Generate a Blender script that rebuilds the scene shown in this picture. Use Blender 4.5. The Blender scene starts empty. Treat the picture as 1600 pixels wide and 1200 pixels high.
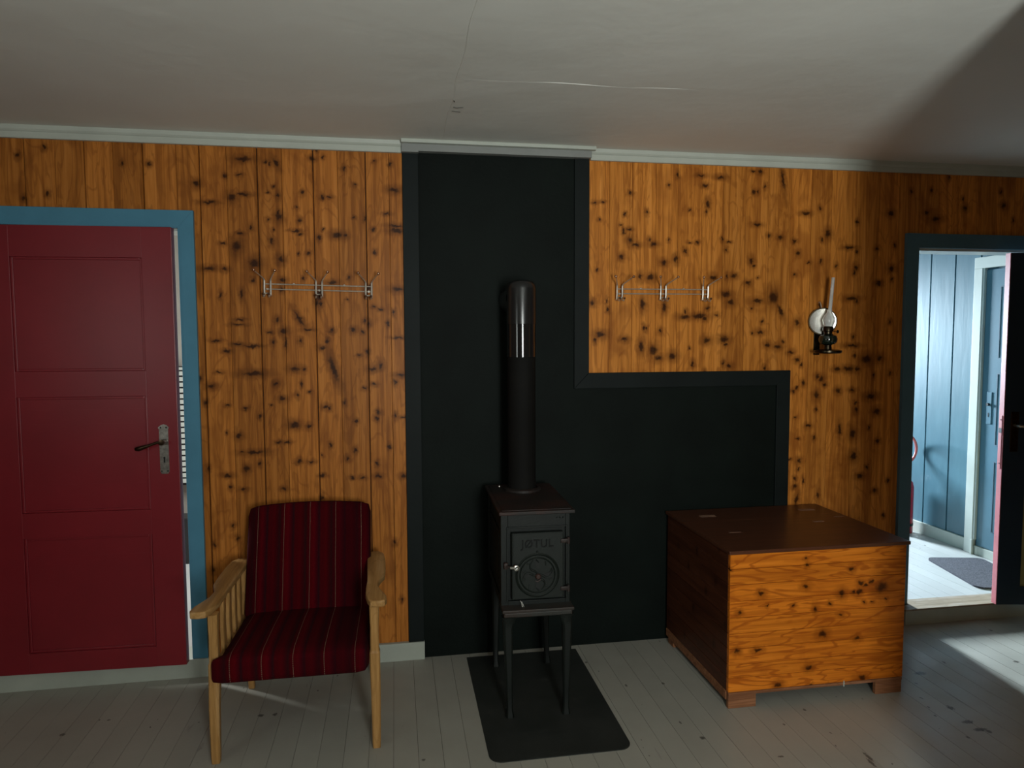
import bpy, bmesh, math, random
from mathutils import Vector, Matrix
random.seed(7)
scene = bpy.context.scene
COL = scene.collection
R = math.radians

# ------------------------------------------------------------------ camera
cam_data = bpy.data.cameras.new('camera')
cam = bpy.data.objects.new('camera', cam_data)
COL.objects.link(cam)
cam_data.sensor_width = 36.0
cam_data.lens = 1088.294 * 36.0 / 1600.0
cam_data.clip_start = 0.05
rt, up, fw = ((0.98608626, -0.16618103, -0.00421423),
              (0.01520039, 0.06489332, 0.99777643),
              (0.16553804, 0.98395768, -0.06651643))
cam.matrix_world = Matrix(((rt[0], up[0], -fw[0], 0.0),
                           (rt[1], up[1], -fw[1], -3.17608),
                           (rt[2], up[2], -fw[2], 1.48301),
                           (0, 0, 0, 1)))
scene.camera = cam

# ------------------------------------------------------------------ world, exposure
world = bpy.data.worlds.new('world')
scene.world = world
world.use_nodes = True
world.node_tree.nodes['Background'].inputs[0].default_value = (0.55, 0.7, 0.9, 1)
world.node_tree.nodes['Background'].inputs[1].default_value = 0.0
vs = scene.view_settings
vs.view_transform = 'Standard'
vs.look = 'None'
vs.gamma = 1.0
vs.use_curve_mapping = False
vs.exposure = 0.0


# ------------------------------------------------------------------ daylight through the windows (area light just inside each opening)
def window_light(name, loc, direction, w, h, power, color, spread=180):
    d = bpy.data.lights.new(name, 'AREA')
    d.shape = 'RECTANGLE'
    d.size = w
    d.size_y = h
    d.energy = power
    d.color = color
    d.spread = R(spread)
    o = bpy.data.objects.new(name, d)
    COL.objects.link(o)
    o.location = loc
    o.rotation_euler = Vector(direction).to_track_quat('-Z', 'Y').to_euler()
    return o


window_light('daylight_back_window', (0.55, -4.33, 1.45), (0.35, 1, 0.62), 0.40, 1.15, 88, (0.95, 1.0, 0.97))
window_light('daylight_left_window', (-2.38, -3.0, 1.55), (1, 0.8, 0.4), 0.5, 0.9, 9, (0.93, 1.0, 0.95))
window_light('daylight_hall_end', (2.87, 3.66, 1.55), (0.02, -1, -0.3), 0.42, 0.95, 120, (0.72, 0.88, 1.0), 75)
window_light('daylight_hall_side', (1.84, 0.95, 1.5), (1, 0, 0.1), 0.6, 0.9, 2.6, (0.72, 0.92, 1.0))
window_light('daylight_side_room', (-2.76, 1.05, 1.3), (1, -0.45, -0.4), 0.22, 0.8, 70, (0.95, 1.0, 1.0))


# ------------------------------------------------------------------ helpers
def new_bm():
    return bmesh.new()


def box(bm, x0, x1, y0, y1, z0, z1, bevel=0.0, seg=2):
    m = Matrix.Translation(((x0 + x1) / 2, (y0 + y1) / 2, (z0 + z1) / 2)) @ \
        Matrix.Diagonal((abs(x1 - x0), abs(y1 - y0), abs(z1 - z0), 1))
    r = bmesh.ops.create_cube(bm, size=1.0, matrix=m)
    vs_ = r['verts']
    if bevel > 0:
        es = list({e for v in vs_ for e in v.link_edges})
        r2 = bmesh.ops.bevel(bm, geom=es, offset=bevel, segments=seg, profile=0.5, affect='EDGES')
        vs_ = list({v for f in r2['faces'] for v in f.verts})
    return vs_


def prism(bm, poly, axis, a, b):
    """extrude a 2D polygon along an axis; poly is (x,z) for 'y', (y,z) for 'x', (x,y) for 'z'"""
    def P(u, v, w):
        return {'x': (w, u, v), 'y': (u, w, v), 'z': (u, v, w)}[axis]
    lo = [bm.verts.new(P(u, v, a)) for u, v in poly]
    hi = [bm.verts.new(P(u, v, b)) for u, v in poly]
    n = len(poly)
    fs = [bm.faces.new(lo), bm.faces.new(hi[::-1])]
    for i in range(n):
        j = (i + 1) % n
        fs.append(bm.faces.new((lo[i], hi[i], hi[j], lo[j])))
    bmesh.ops.recalc_face_normals(bm, faces=fs)
    return lo + hi


def tube(bm, pts, rad, seg=12, cap=True):
    pts = [Vector(p) for p in pts]
    n = len(pts)
    rr = rad if isinstance(rad, (list, tuple)) else [rad] * n
    rings = []
    prev = None
    for i, p in enumerate(pts):
        if i == 0:
            t = pts[1] - pts[0]
        elif i == n - 1:
            t = pts[-1] - pts[-2]
        else:
            t = (pts[i + 1] - p).normalized() + (p - pts[i - 1]).normalized()
        t.normalize()
        if prev is None:
            a = Vector((0, 0, 1)) if abs(t.z) < 0.9 else Vector((0, 1, 0))
            u = t.cross(a).normalized()
        else:
            u = (prev - t * prev.dot(t)).normalized()
        prev = u
        v = t.cross(u)
        rings.append([bm.verts.new(p + (u * math.cos(2 * math.pi * k / seg) + v * math.sin(2 * math.pi * k / seg)) * rr[i])
                      for k in range(seg)])
    fs = []
    for i in range(n - 1):
        for k in range(seg):
            l = (k + 1) % seg
            fs.append(bm.faces.new((rings[i][k], rings[i][l], rings[i + 1][l], rings[i + 1][k])))
    if cap:
        fs.append(bm.faces.new(rings[0][::-1]))
        fs.append(bm.faces.new(rings[-1]))
    bmesh.ops.recalc_face_normals(bm, faces=fs)


def lathe(bm, prof, origin, axis=(0, 0, 1), seg=24, closed=False):
    """prof = [(r, h)...] turned about an axis through origin"""
    ax = Vector(axis).normalized()
    a = Vector((0, 0, 1)) if abs(ax.z) < 0.9 else Vector((0, 1, 0))
    u = ax.cross(a).normalized()
    v = ax.cross(u)
    o = Vector(origin)
    rings = []
    for r_, h in prof:
        if r_ < 1e-6:
            rings.append([bm.verts.new(o + ax * h)])
        else:
            rings.append([bm.verts.new(o + ax * h + (u * math.cos(2 * math.pi * k / seg) + v * math.sin(2 * math.pi * k / seg)) * r_)
                          for k in range(seg)])
    fs = []
    pairs = list(zip(rings[:-1], rings[1:]))
    if closed:
        pairs.append((rings[-1], rings[0]))
    for A, B in pairs:
        for k in range(seg):
            l = (k + 1) % seg
            if len(A) == 1 and len(B) == 1:
                continue
            if len(A) == 1:
                fs.append(bm.faces.new((A[0], B[l], B[k])))
            elif len(B) == 1:
                fs.append(bm.faces.new((A[k], A[l], B[0])))
            else:
                fs.append(bm.faces.new((A[k], A[l], B[l], B[k])))
    bmesh.ops.recalc_face_normals(bm, faces=fs)


def ball(bm, c, r, seg=12):
    bmesh.ops.create_uvsphere(bm, u_segments=seg, v_segments=max(6, seg * 2 // 3), radius=r, matrix=Matrix.Translation(c))


def obj(name, bm, mat, parent=None, smooth=False):
    """link the bmesh (built in room coordinates) as one mesh object, optionally as a part"""
    me = bpy.data.meshes.new(name)
    if parent is not None:
        loc = ORIGIN[parent.name]
        bmesh.ops.translate(bm, verts=bm.verts, vec=-loc)
    bm.to_mesh(me)
    bm.free()
    me.materials.append(mat)
    if smooth:
        for p in me.polygons:
            p.use_smooth = True
        try:
            me.set_sharp_from_angle(angle=R(38))
        except Exception:
            pass
    o = bpy.data.objects.new(name, me)
    COL.objects.link(o)
    if parent is not None:
        o.parent = parent
    ORIGIN[o.name] = ORIGIN[parent.name] if parent is not None else Vector((0, 0, 0))
    return o


ORIGIN = {}


def thing(name, label, cat, loc, rot=(0, 0, 0), group=None):
    o = bpy.data.objects.new(name, None)
    COL.objects.link(o)
    o.empty_display_size = 0.05
    o.location = loc
    o.rotation_euler = rot
    ORIGIN[o.name] = Vector(loc)
    o['label'] = label
    o['category'] = cat
    if group:
        o['group'] = group
    return o


def tag(o, label, cat, group=None, kind=None):
    o['label'] = label
    o['category'] = cat
    if group:
        o['group'] = group
    if kind:
        o['kind'] = kind
    return o


def struct(name, bm, mat, label=None, parent=None, smooth=False):
    o = obj(name, bm, mat, parent, smooth)
    if parent is None:
        o['kind'] = 'structure'
        if label:
            o['label'] = label
    return o


# ------------------------------------------------------------------ materials
class NT:
    def __init__(self, name):
        self.m = bpy.data.materials.new(name)
        self.m.use_nodes = True
        self.t = self.m.node_tree
        self.b = self.t.nodes['Principled BSDF']

    def n(self, typ, **kw):
        x = self.t.nodes.new(typ)
        for k, v in kw.items():
            if k.startswith('i_'):
                key = k[2:]
                x.inputs[int(key) if key.isdigit() else key].default_value = v
            else:
                setattr(x, k, v)
        return x

    def l(self, a, b):
        self.t.links.new(a, b)

    def coord(self):
        return self.n('ShaderNodeTexCoord').outputs['Object']

    def mapping(self, src, loc=(0, 0, 0), rot=(0, 0, 0), scale=(1, 1, 1), typ='POINT'):
        m = self.n('ShaderNodeMapping', vector_type=typ)
        m.inputs['Location'].default_value = loc
        m.inputs['Rotation'].default_value = rot
        m.inputs['Scale'].default_value = scale
        self.l(src, m.inputs['Vector'])
        return m.outputs[0]

    def noise(self, src, scale=5, detail=3, rough=0.5, dist=0.0):
        m = self.n('ShaderNodeTexNoise')
        m.inputs['Scale'].default_value = scale
        m.inputs['Detail'].default_value = detail
        m.inputs['Roughness'].default_value = rough
        m.inputs['Distortion'].default_value = dist
        self.l(src, m.inputs['Vector'])
        return m.outputs['Fac']

    def ramp(self, src, stops):
        r_ = self.n('ShaderNodeValToRGB')
        cr = r_.color_ramp
        while len(cr.elements) < len(stops):
            cr.elements.new(0.5)
        for e, (p, c) in zip(cr.elements, stops):
            e.position = p
            e.color = (c, c, c, 1) if isinstance(c, (int, float)) else (*c, 1)
        self.l(src, r_.inputs[0])
        return r_.outputs[0]

    def mix(self, fac, a, b, mode='MIX'):
        m = self.n('ShaderNodeMix', data_type='RGBA', blend_type=mode)
        for sock, v in ((m.inputs[0], fac), (m.inputs[6], a), (m.inputs[7], b)):
            if isinstance(v, (int, float)):
                sock.default_value = v
            elif isinstance(v, (tuple, list)):
                sock.default_value = (*v, 1) if len(v) == 3 else v
            else:
                self.l(v, sock)
        return m.outputs[2]

    def math(self, op, a, b=None, c=None):
        m = self.n('ShaderNodeMath', operation=op)
        for i, v in enumerate((a, b, c)):
            if v is None:
                continue
            if isinstance(v, (int, float)):
                m.inputs[i].default_value = v
            else:
                self.l(v, m.inputs[i])
        return m.outputs[0]

    def rng(self, src, a, b, c=0.0, d=1.0, smooth=True):
        m = self.n('ShaderNodeMapRange', interpolation_type='SMOOTHSTEP' if smooth else 'LINEAR')
        self.l(src, m.inputs[0])
        for i, v in enumerate((a, b, c, d)):
            m.inputs[i + 1].default_value = v
        return m.outputs[0]

    def bump(self, src, strength=0.3, dist=0.002):
        b = self.n('ShaderNodeBump')
        b.inputs['Strength'].default_value = strength
        b.inputs['Distance'].default_value = dist
        self.l(src, b.inputs['Height'])
        self.l(b.outputs[0], self.b.inputs['Normal'])

    def color(self, c):
        if isinstance(c, tuple):
            self.b.inputs['Base Color'].default_value = (*c, 1)
        else:
            self.l(c, self.b.inputs['Base Color'])

    def set(self, rough=0.5, metal=0.0, spec=None, coat=None):
        self.b.inputs['Roughness'].default_value = rough
        self.b.inputs['Metallic'].default_value = metal
        if spec is not None:
            self.b.inputs['Specular IOR Level'].default_value = spec
        if coat is not None:
            self.b.inputs['Coat Weight'].default_value = coat


def painted(name, c, rough=0.45, var=0.12, scale=6.0, bump=0.15, spec=0.5, spots=0.0, spotcol=(0.02, 0.02, 0.015)):
    m = NT(name)
    co = m.coord()
    f = m.noise(co, scale, 5, 0.6)
    dark = tuple(x * (1 - var) for x in c)
    light = tuple(min(1, x * (1 + var)) for x in c)
    colr = m.ramp(f, [(0.3, dark), (0.7, light)])
    if spots > 0:
        s = m.noise(co, 38, 2, 0.5)
        colr = m.mix(m.rng(s, 0.70, 0.76, 0, spots), colr, spotcol)
    m.color(colr)
    m.set(rough, 0.0, spec)
    m.bump(m.noise(co, 70, 3, 0.6), bump, 0.002)
    return m.m


def metal(name, c, rough=0.3, met=1.0, var=0.15):
    m = NT(name)
    f = m.noise(m.coord(), 60, 3, 0.6)
    m.color(m.ramp(f, [(0.3, tuple(x * (1 - var) for x in c)), (0.7, c)]))
    m.set(rough, met)
    return m.m


def parse(s):
    return [tuple(float(v) for v in k.split(',')) for k in s.split()]


def pine(name, base, dark, knots='', grain='z', rough=0.42, boardvar=0.22, small=True, axis='y', knotcol=(0.026, 0.008, 0.003), blotch=1.0, lum=1.0, shift=0.0, few=0.5, rings=0.34):
    """knotty varnished pine: board tone per island, stretched grain, knots at given places and small random ones"""
    m = NT(name)
    co = m.coord()
    geo = m.n('ShaderNodeNewGeometry')
    rnd = geo.outputs['Random Per Island']
    # every board has its own grain: shift the coordinates by a random amount per board
    comb = m.n('ShaderNodeCombineXYZ')
    for i in range(3):
        m.l(m.math('MULTIPLY', rnd, 37.0 + 11 * i), comb.inputs[i])
    sh = m.n('ShaderNodeVectorMath', operation='ADD')
    m.l(co, sh.inputs[0])
    m.l(comb.outputs[0], sh.inputs[1])
    c2 = sh.outputs[0]
    long_, cross = 2.2, 55.0
    sc = {'z': (cross, cross, long_), 'x': (long_, cross, cross), 'y': (cross, long_, cross)}[grain]
    g = m.noise(m.mapping(c2, scale=sc), 1.0, 5, 0.62, 0.6)
    sc2 = {'z': (9, 9, 1.6), 'x': (1.6, 9, 9), 'y': (9, 1.6, 9)}[grain]
    g2 = m.noise(m.mapping(c2, scale=sc2), 1.0, 3, 0.5, 0.9)
    mid = tuple((a + b) / 2 for a, b in zip(base, dark))
    col = m.ramp(g, [(0.26, tuple(a * 0.35 + b * 0.65 for a, b in zip(base, dark))), (0.40, mid), (0.53, base), (0.74, tuple(min(1, x * k) for x, k in zip(base, (1.22, 1.34, 1.7))))])
    # flowing growth rings
    w = m.math('SINE', m.math('MULTIPLY', g2, 60.0))
    col = m.mix(m.rng(w, 0.45, 1.0, 0, rings), col, dark)
    # dull blotches
    bl = m.noise(m.mapping(c2, scale=(4, 4, 3.5)), 1.0, 3, 0.6, 0.8)
    col = m.mix(m.rng(bl, 0.52, 0.72, 0, 0.5 * blotch), col, dark)
    # board to board tone
    col = m.mix(1.0, col, m.ramp(rnd, [(0.0, 1.0 - boardvar), (0.5, 1.0), (1.0, 1.0 - boardvar * 0.4)]), 'MULTIPLY')
    # warped coordinates for the knots
    wn = m.n('ShaderNodeTexNoise')
    wn.inputs['Scale'].default_value = 48
    wn.inputs['Detail'].default_value = 3
    m.l(co, wn.inputs['Vector'])
    wv = m.n('ShaderNodeVectorMath', operation='MULTIPLY_ADD')
    m.l(wn.outputs['Color'], wv.inputs[0])
    wv.inputs[1].default_value = (0.028, 0.028, 0.028)
    wv.inputs[2].default_value = (-0.014, -0.014, -0.014)
    wa = m.n('ShaderNodeVectorMath', operation='ADD')
    m.l(wv.outputs[0], wa.inputs[0])
    m.l(co, wa.inputs[1])
    flat = m.n('ShaderNodeVectorMath', operation='MULTIPLY')
    m.l(wa.outputs[0], flat.inputs[0])
    flat.inputs[1].default_value = {'y': (1, 0, 1), 'x': (0, 1, 1), 'z': (1, 1, 0)}[axis]
    kc = flat.outputs[0]
    cur = None
    for k in parse(knots):
        x, z, rx, rz, rot = k
        x -= shift
        rx, rz = max(rx, 0.0045), max(rz, 0.0045)
        if rot:
            v = m.mapping(kc, loc=(x, 0, z), rot=(0, R(rot), 0), scale=(rx, 1, rz), typ='TEXTURE')
        else:
            q = m.n('ShaderNodeVectorMath', operation='MULTIPLY_ADD')
            m.l(kc, q.inputs[0])
            q.inputs[1].default_value = (1 / rx, 1, 1 / rz)
            q.inputs[2].default_value = (-x / rx, 0, -z / rz)
            v = q.outputs[0]
        ln = m.n('ShaderNodeVectorMath', operation='LENGTH')
        m.l(v, ln.inputs[0])
        d = ln.outputs['Value']
        cur = d if cur is None else m.math('MINIMUM', cur, d)
    if small:
        vo = m.n('ShaderNodeTexVoronoi', feature='F1', voronoi_dimensions='2D')
        vo.inputs['Scale'].default_value = 1.0
        sp = m.n('ShaderNodeSeparateXYZ')
        m.l(wa.outputs[0], sp.inputs[0])
        cb = m.n('ShaderNodeCombineXYZ')
        iu, iv = {'y': (0, 2), 'x': (1, 2), 'z': (0, 1)}[axis]
        m.l(sp.outputs[iu], cb.inputs[0])
        m.l(sp.outputs[iv], cb.inputs[1])
        m.l(m.mapping(cb.outputs[0], loc=(3.3, 1.7, 0), scale=(10, 6.5, 1)), vo.inputs['Vector'])
        dv = m.math('MULTIPLY', vo.outputs['Distance'], 15.0)
        # only some cells carry a knot
        sep = m.n('ShaderNodeSeparateColor')
        m.l(vo.outputs['Color'], sep.inputs[0])
        dv = m.math('ADD', dv, m.math('MULTIPLY', m.math('GREATER_THAN', sep.outputs[0], few), 10.0))
        cur = dv if cur is None else m.math('MINIMUM', cur, dv)
    if cur is not None:
        halo = m.rng(cur, 0.8, 3.4, 0.62, 0.0)
        core = m.rng(cur, 0.40, 1.30, 0.90, 0.0)
        col = m.mix(halo, col, tuple(x * 0.55 for x in dark))
        col = m.mix(core, col, knotcol)
    if lum != 1.0:
        col = m.mix(1.0, col, (lum, lum, lum), 'MULTIPLY')
    m.color(col)
    m.set(rough, 0.0, 0.12)
    m.bump(g, 0.12, 0.0015)
    return m.m
KNOTS_LEFT = "-0.817,2.139,0.0119,0.0124,0 -0.626,2.249,0.0304,0.0094,0 -0.64,2.182,0.0097,0.005,0 -0.63,2.1,0.0274,0.005,0 -0.767,2.063,0.0271,0.0056,0 -0.676,2.085,0.0158,0.0138,0 -0.647,1.934,0.0122,0.0063,0 -0.718,1.889,0.0121,0.0057,0 -0.661,1.88,0.0171,0.0241,0 -0.535,2.24,0.0055,0.0057,0 -0.492,2.236,0.0086,0.0202,-30 -0.504,2.134,0.0049,0.0051,0 -0.528,1.994,0.0068,0.007,0 -0.485,2.008,0.0124,0.0166,0 -0.511,1.95,0.0043,0.0045,0 -0.519,1.902,0.0074,0.0153,0 -0.481,1.826,0.0137,0.0141,0 -0.477,1.736,0.0125,0.009,0 -0.41,2.048,0.005,0.0051,0 -0.418,1.949,0.02,0.0038,0 -0.397,1.936,0.0075,0.0039,0 -0.364,1.854,0.0076,0.0077,0 -0.405,1.85,0.0031,0.0032,0 -0.3,1.956,0.0051,0.0052,0 -0.273,2.098,0.0114,0.0039,0 -0.239,1.936,0.023,0.0117,0 -0.161,2.153,0.0058,0.0058,0 -0.165,2.012,0.0058,0.0058,0 -0.122,2.011,0.0039,0.0091,0 -0.086,1.963,0.0065,0.0078,0 -0.027,2.032,0.0143,0.0052,0 0.014,1.981,0.0275,0.0066,0 0.017,1.958,0.0276,0.0092,0 0.007,2.137,0.0222,0.0104,0 -0.076,2.257,0.0064,0.0052,0 -0.342,2.26,0.0125,0.0076,0 -0.295,2.271,0.0063,0.0076,0 -0.589,1.808,0.0222,0.0192,0 -0.715,1.781,0.0134,0.0076,0 -0.779,1.783,0.0254,0.0089,0 -0.734,1.669,0.0049,0.0128,0 -0.648,1.676,0.0074,0.0192,0 -0.324,1.672,0.0115,0.0313,0 -0.265,1.728,0.0205,0.0078,0 -0.204,1.656,0.0052,0.0053,0 0.02,1.7,0.0238,0.0093,0 -0.529,2.111,0.0062,0.0038,0 -0.502,1.564,0.0086,0.0104,0 -0.533,1.512,0.01,0.0059,0 -0.476,1.515,0.0144,0.0119,0 -0.469,1.465,0.005,0.0209,0 -0.41,1.569,0.0087,0.0388,-32 -0.373,1.521,0.0189,0.006,0 -0.313,1.442,0.0124,0.009,0 -0.272,1.517,0.0088,0.009,0 -0.179,1.52,0.0104,0.0106,0 -0.139,1.51,0.0074,0.0076,0 -0.129,1.562,0.006,0.0076,0 -0.156,1.407,0.0089,0.0046,0 -0.665,1.544,0.0225,0.0051,0 -0.658,1.566,0.0155,0.0037,0 -0.714,1.43,0.0154,0.0066,0 -0.758,1.476,0.0181,0.0051,0 -0.673,1.459,0.0183,0.0052,0 -0.612,1.451,0.0319,0.0052,0 -0.608,1.331,0.0412,0.0104,0 -0.748,1.338,0.0126,0.0052,0 -0.782,1.279,0.0153,0.0089,0 -0.516,1.285,0.0093,0.0097,0 -0.435,1.349,0.0195,0.0113,0 -0.394,1.348,0.0073,0.009,0 -0.268,1.347,0.0118,0.0607,-18 -0.488,1.22,0.013,0.009,0 -0.537,1.191,0.0043,0.0045,0 -0.372,1.248,0.0073,0.0045,0 -0.304,1.18,0.0118,0.0091,0 -0.408,1.281,0.0029,0.0121,0 -0.441,1.102,0.0196,0.0137,0 -0.38,1.095,0.0088,0.0091,0 -0.174,1.112,0.0067,0.0085,0 -0.51,1.026,0.0108,0.0068,0 -0.476,1.026,0.0145,0.0053,0 -0.676,1.059,0.0128,0.0105,0 -0.61,0.986,0.0387,0.0083,0 -0.667,0.985,0.01,0.0045,0 -0.648,0.913,0.0114,0.0136,0 -0.727,0.887,0.017,0.0075,0 -0.661,0.821,0.0128,0.0061,0 -0.425,0.938,0.0102,0.0084,0 -0.372,0.936,0.0125,0.0069,0 -0.063,1.36,0.0105,0.0138,0 -0.097,1.345,0.0165,0.0092,0 -0.091,1.276,0.0098,0.0069,0 -0.136,1.26,0.0075,0.0069,0 -0.076,1.149,0.0091,0.0093,0 -0.178,0.983,0.0045,0.0046,0 -0.196,0.858,0.0097,0.007,0 -0.151,0.856,0.0113,0.007,0 -0.079,0.86,0.0137,0.0078,0 0.032,0.856,0.0138,0.0094,0 0.027,1.317,0.0198,0.0077,0 0.018,1.485,0.0227,0.0038,0 -0.492,0.819,0.0109,0.0077,0 -0.324,0.963,0.0052,0.0054,0 -0.326,0.871,0.0111,0.0062,0 0.036,1.127,0.0153,0.0047,0 -0.721,1.193,0.0091,0.0052,0 -0.644,1.18,0.0106,0.006,0 -0.725,1.073,0.0049,0.0067,0 -0.088,1.622,0.0075,0.006,0 -0.059,1.611,0.009,0.0061,0 -0.331,1.637,0.0087,0.0119,0"
KNOTS_RIGHT = "1.099,2.156,0.0082,0.0077,0 1.075,2.06,0.0055,0.0069,0 0.95,2.03,0.0072,0.006,0 0.927,2.108,0.0108,0.006,0 0.966,2.111,0.0108,0.0051,0 1.293,2.196,0.0065,0.0087,0 1.45,2.248,0.017,0.0061,0 1.55,2.244,0.021,0.0079,0 1.472,2.203,0.0142,0.0087,0 1.487,2.116,0.0095,0.0176,0 1.396,2.086,0.0056,0.0053,0 1.333,2.247,0.0065,0.0121,0 1.054,2.008,0.0055,0.006,0 1.07,1.984,0.0082,0.0078,0 1.097,1.989,0.011,0.0061,0 1.1,1.94,0.0138,0.0139,0 1.128,1.916,0.0184,0.0087,0 1.215,1.922,0.0167,0.0079,0 1.292,1.942,0.0056,0.0061,0 1.268,1.835,0.0131,0.0114,0 1.328,1.853,0.0094,0.0159,0 1.059,1.86,0.011,0.0122,0 0.94,1.797,0.0072,0.0069,0 1.152,1.768,0.0102,0.0158,0 1.203,1.764,0.0167,0.0132,0 1.519,1.767,0.0153,0.0125,0 1.625,1.777,0.0155,0.0108,0 1.716,1.85,0.0117,0.0153,0 1.729,1.826,0.0078,0.0072,0 1.701,1.744,0.0137,0.0108,0 1.752,1.769,0.0059,0.0054,0 1.724,2.18,0.0078,0.0115,0 1.743,2.179,0.0068,0.0089,0 1.742,2.025,0.0195,0.0071,0 1.717,2.277,0.0116,0.0062,0 1.756,2.276,0.0097,0.008,0 1.874,2.243,0.0089,0.0499,-10 1.806,1.973,0.0088,0.0081,0 1.864,1.965,0.0128,0.0081,0 1.94,1.948,0.009,0.0081,0 1.838,1.675,0.0258,0.0309,0 1.874,1.611,0.009,0.0329,-25 1.754,1.656,0.0295,0.0109,0 1.613,1.651,0.0175,0.0153,0 1.588,1.687,0.0252,0.0126,0 1.721,1.622,0.0069,0.0063,0 0.915,1.644,0.0136,0.0122,0 0.989,1.653,0.0046,0.0114,0 1.164,1.639,0.0111,0.0238,0 1.274,1.626,0.0113,0.0195,0 1.379,1.579,0.0266,0.0107,0 1.45,1.582,0.0364,0.0108,0 1.479,1.57,0.0115,0.009,0 1.495,1.621,0.0106,0.0099,0 1.541,1.588,0.0087,0.0072,0 0.959,1.495,0.0219,0.014,0 0.932,1.469,0.0064,0.0105,0 1.076,1.473,0.0157,0.0106,0 1.171,1.527,0.0047,0.0115,0 1.16,1.437,0.0121,0.0267,0 1.219,1.419,0.0188,0.0214,0 1.247,1.383,0.0169,0.0143,0 1.317,1.391,0.0189,0.0153,0 1.255,1.512,0.0056,0.0116,0 1.49,1.466,0.0173,0.0144,0 1.582,1.47,0.0214,0.0127,0 1.767,1.504,0.0168,0.01,0 1.728,1.502,0.0069,0.0064,0 1.81,1.442,0.0149,0.011,0 1.863,1.432,0.02,0.011,0 1.937,1.404,0.0121,0.0092,0 1.402,1.428,0.0057,0.0054,0 1.42,1.354,0.0096,0.0135,0 1.609,1.34,0.0137,0.0082,0 1.97,1.367,0.0121,0.0111,0 1.562,1.952,0.0058,0.0089,0 1.598,1.937,0.0106,0.0044,0 1.398,1.932,0.0094,0.0044,0 1.436,1.934,0.0085,0.0062,0 1.999,2.084,0.0206,0.0084,0 2.12,1.988,0.0146,0.0187,0 1.963,1.89,0.0103,0.0112,0 1.945,1.787,0.0082,0.0075,0 2.021,1.846,0.0083,0.0056,0 1.951,1.948,0.0072,0.0056,0 2.466,2.096,0.015,0.0114,0 2.278,1.823,0.0106,0.0133,0 2.476,1.821,0.0151,0.0134,0 2.238,1.922,0.0274,0.0066,0 2.392,1.92,0.0096,0.0086,0 2.666,2.103,0.0109,0.0096,0 2.722,2.075,0.0264,0.0115,0 2.408,1.748,0.0151,0.0096,0 2.261,1.671,0.0298,0.0096,0 1.966,1.551,0.0124,0.017,0 1.934,1.403,0.0135,0.0086,0 1.971,1.366,0.0125,0.0095,0 2.351,1.367,0.028,0.0194,0 2.427,1.372,0.0152,0.0156,0 2.269,1.436,0.0321,0.0077,0 2.251,1.32,0.0278,0.0116,0 2.083,1.283,0.0105,0.0115,0 3.111,2.153,0.0137,0.0117,0 2.886,2.132,0.0134,0.0116,0 2.08,1.187,0.0145,0.02,0 2.105,1.269,0.0118,0.0149,0 2.124,1.24,0.0109,0.0066,0 1.953,1.212,0.009,0.0074,0 2.006,1.25,0.0081,0.0124,0 2.19,1.318,0.0183,0.0091,0 2.302,1.317,0.0129,0.0117,0 2.276,1.212,0.0129,0.0075,0 2.198,1.21,0.0128,0.0117,0 2.384,1.177,0.028,0.0135,0 2.302,1.111,0.0102,0.0143,0 2.301,1.147,0.0093,0.0076,0 2.419,1.1,0.0169,0.0153,0 2.039,1.035,0.0127,0.0092,0 2.072,0.974,0.0073,0.0101,0 1.984,0.972,0.0081,0.0042,0 1.994,0.859,0.0127,0.0126,0 1.939,0.871,0.0126,0.005,0 2.213,1.012,0.0083,0.0303,0 2.287,0.989,0.0167,0.0237,0 2.296,0.875,0.0158,0.0204,0 1.974,0.73,0.0109,0.0109,0 2.019,0.758,0.0045,0.0152,0 1.985,0.666,0.01,0.027,15 2.101,0.68,0.0073,0.0187,0 1.966,1.079,0.0054,0.005,0 2.336,0.769,0.0187,0.0111,0 2.421,0.691,0.0113,0.0103,0 2.429,0.947,0.0113,0.0102,0"
KNOTS_CHEST = "1.616,0.594,0.0067,0.0063,0 1.62,0.566,0.0076,0.0079,0 1.819,0.539,0.0104,0.0096,0 1.618,0.482,0.0135,0.0103,0 1.426,0.463,0.0124,0.011,0 1.332,0.391,0.0098,0.0094,0 1.449,0.409,0.0058,0.0055,0 1.566,0.404,0.0076,0.0071,0 1.661,0.385,0.0094,0.0119,0 1.727,0.402,0.0077,0.0072,0 1.777,0.44,0.0138,0.0144,0 1.831,0.442,0.0087,0.0064,0 1.857,0.442,0.0104,0.0137,0 1.862,0.478,0.0122,0.0096,0 1.91,0.481,0.0105,0.008,0 1.959,0.456,0.0282,0.0242,0 1.884,0.467,0.0105,0.0064,0 1.88,0.398,0.007,0.0048,0 1.917,0.396,0.007,0.0048,0 1.98,0.402,0.0062,0.0057,0 1.775,0.35,0.0104,0.0056,0 1.696,0.276,0.0171,0.0136,0 1.855,0.248,0.0122,0.0089,0 1.323,0.233,0.0115,0.0094,0 1.416,0.232,0.0166,0.0071,0 1.638,0.14,0.0137,0.0097,0 1.506,0.079,0.0151,0.012,0 1.734,0.053,0.0104,0.0073,0 1.879,0.077,0.0194,0.0106,0 1.296,0.568,0.0049,0.0039,0 1.651,0.069,0.006,0.004,0"

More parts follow.
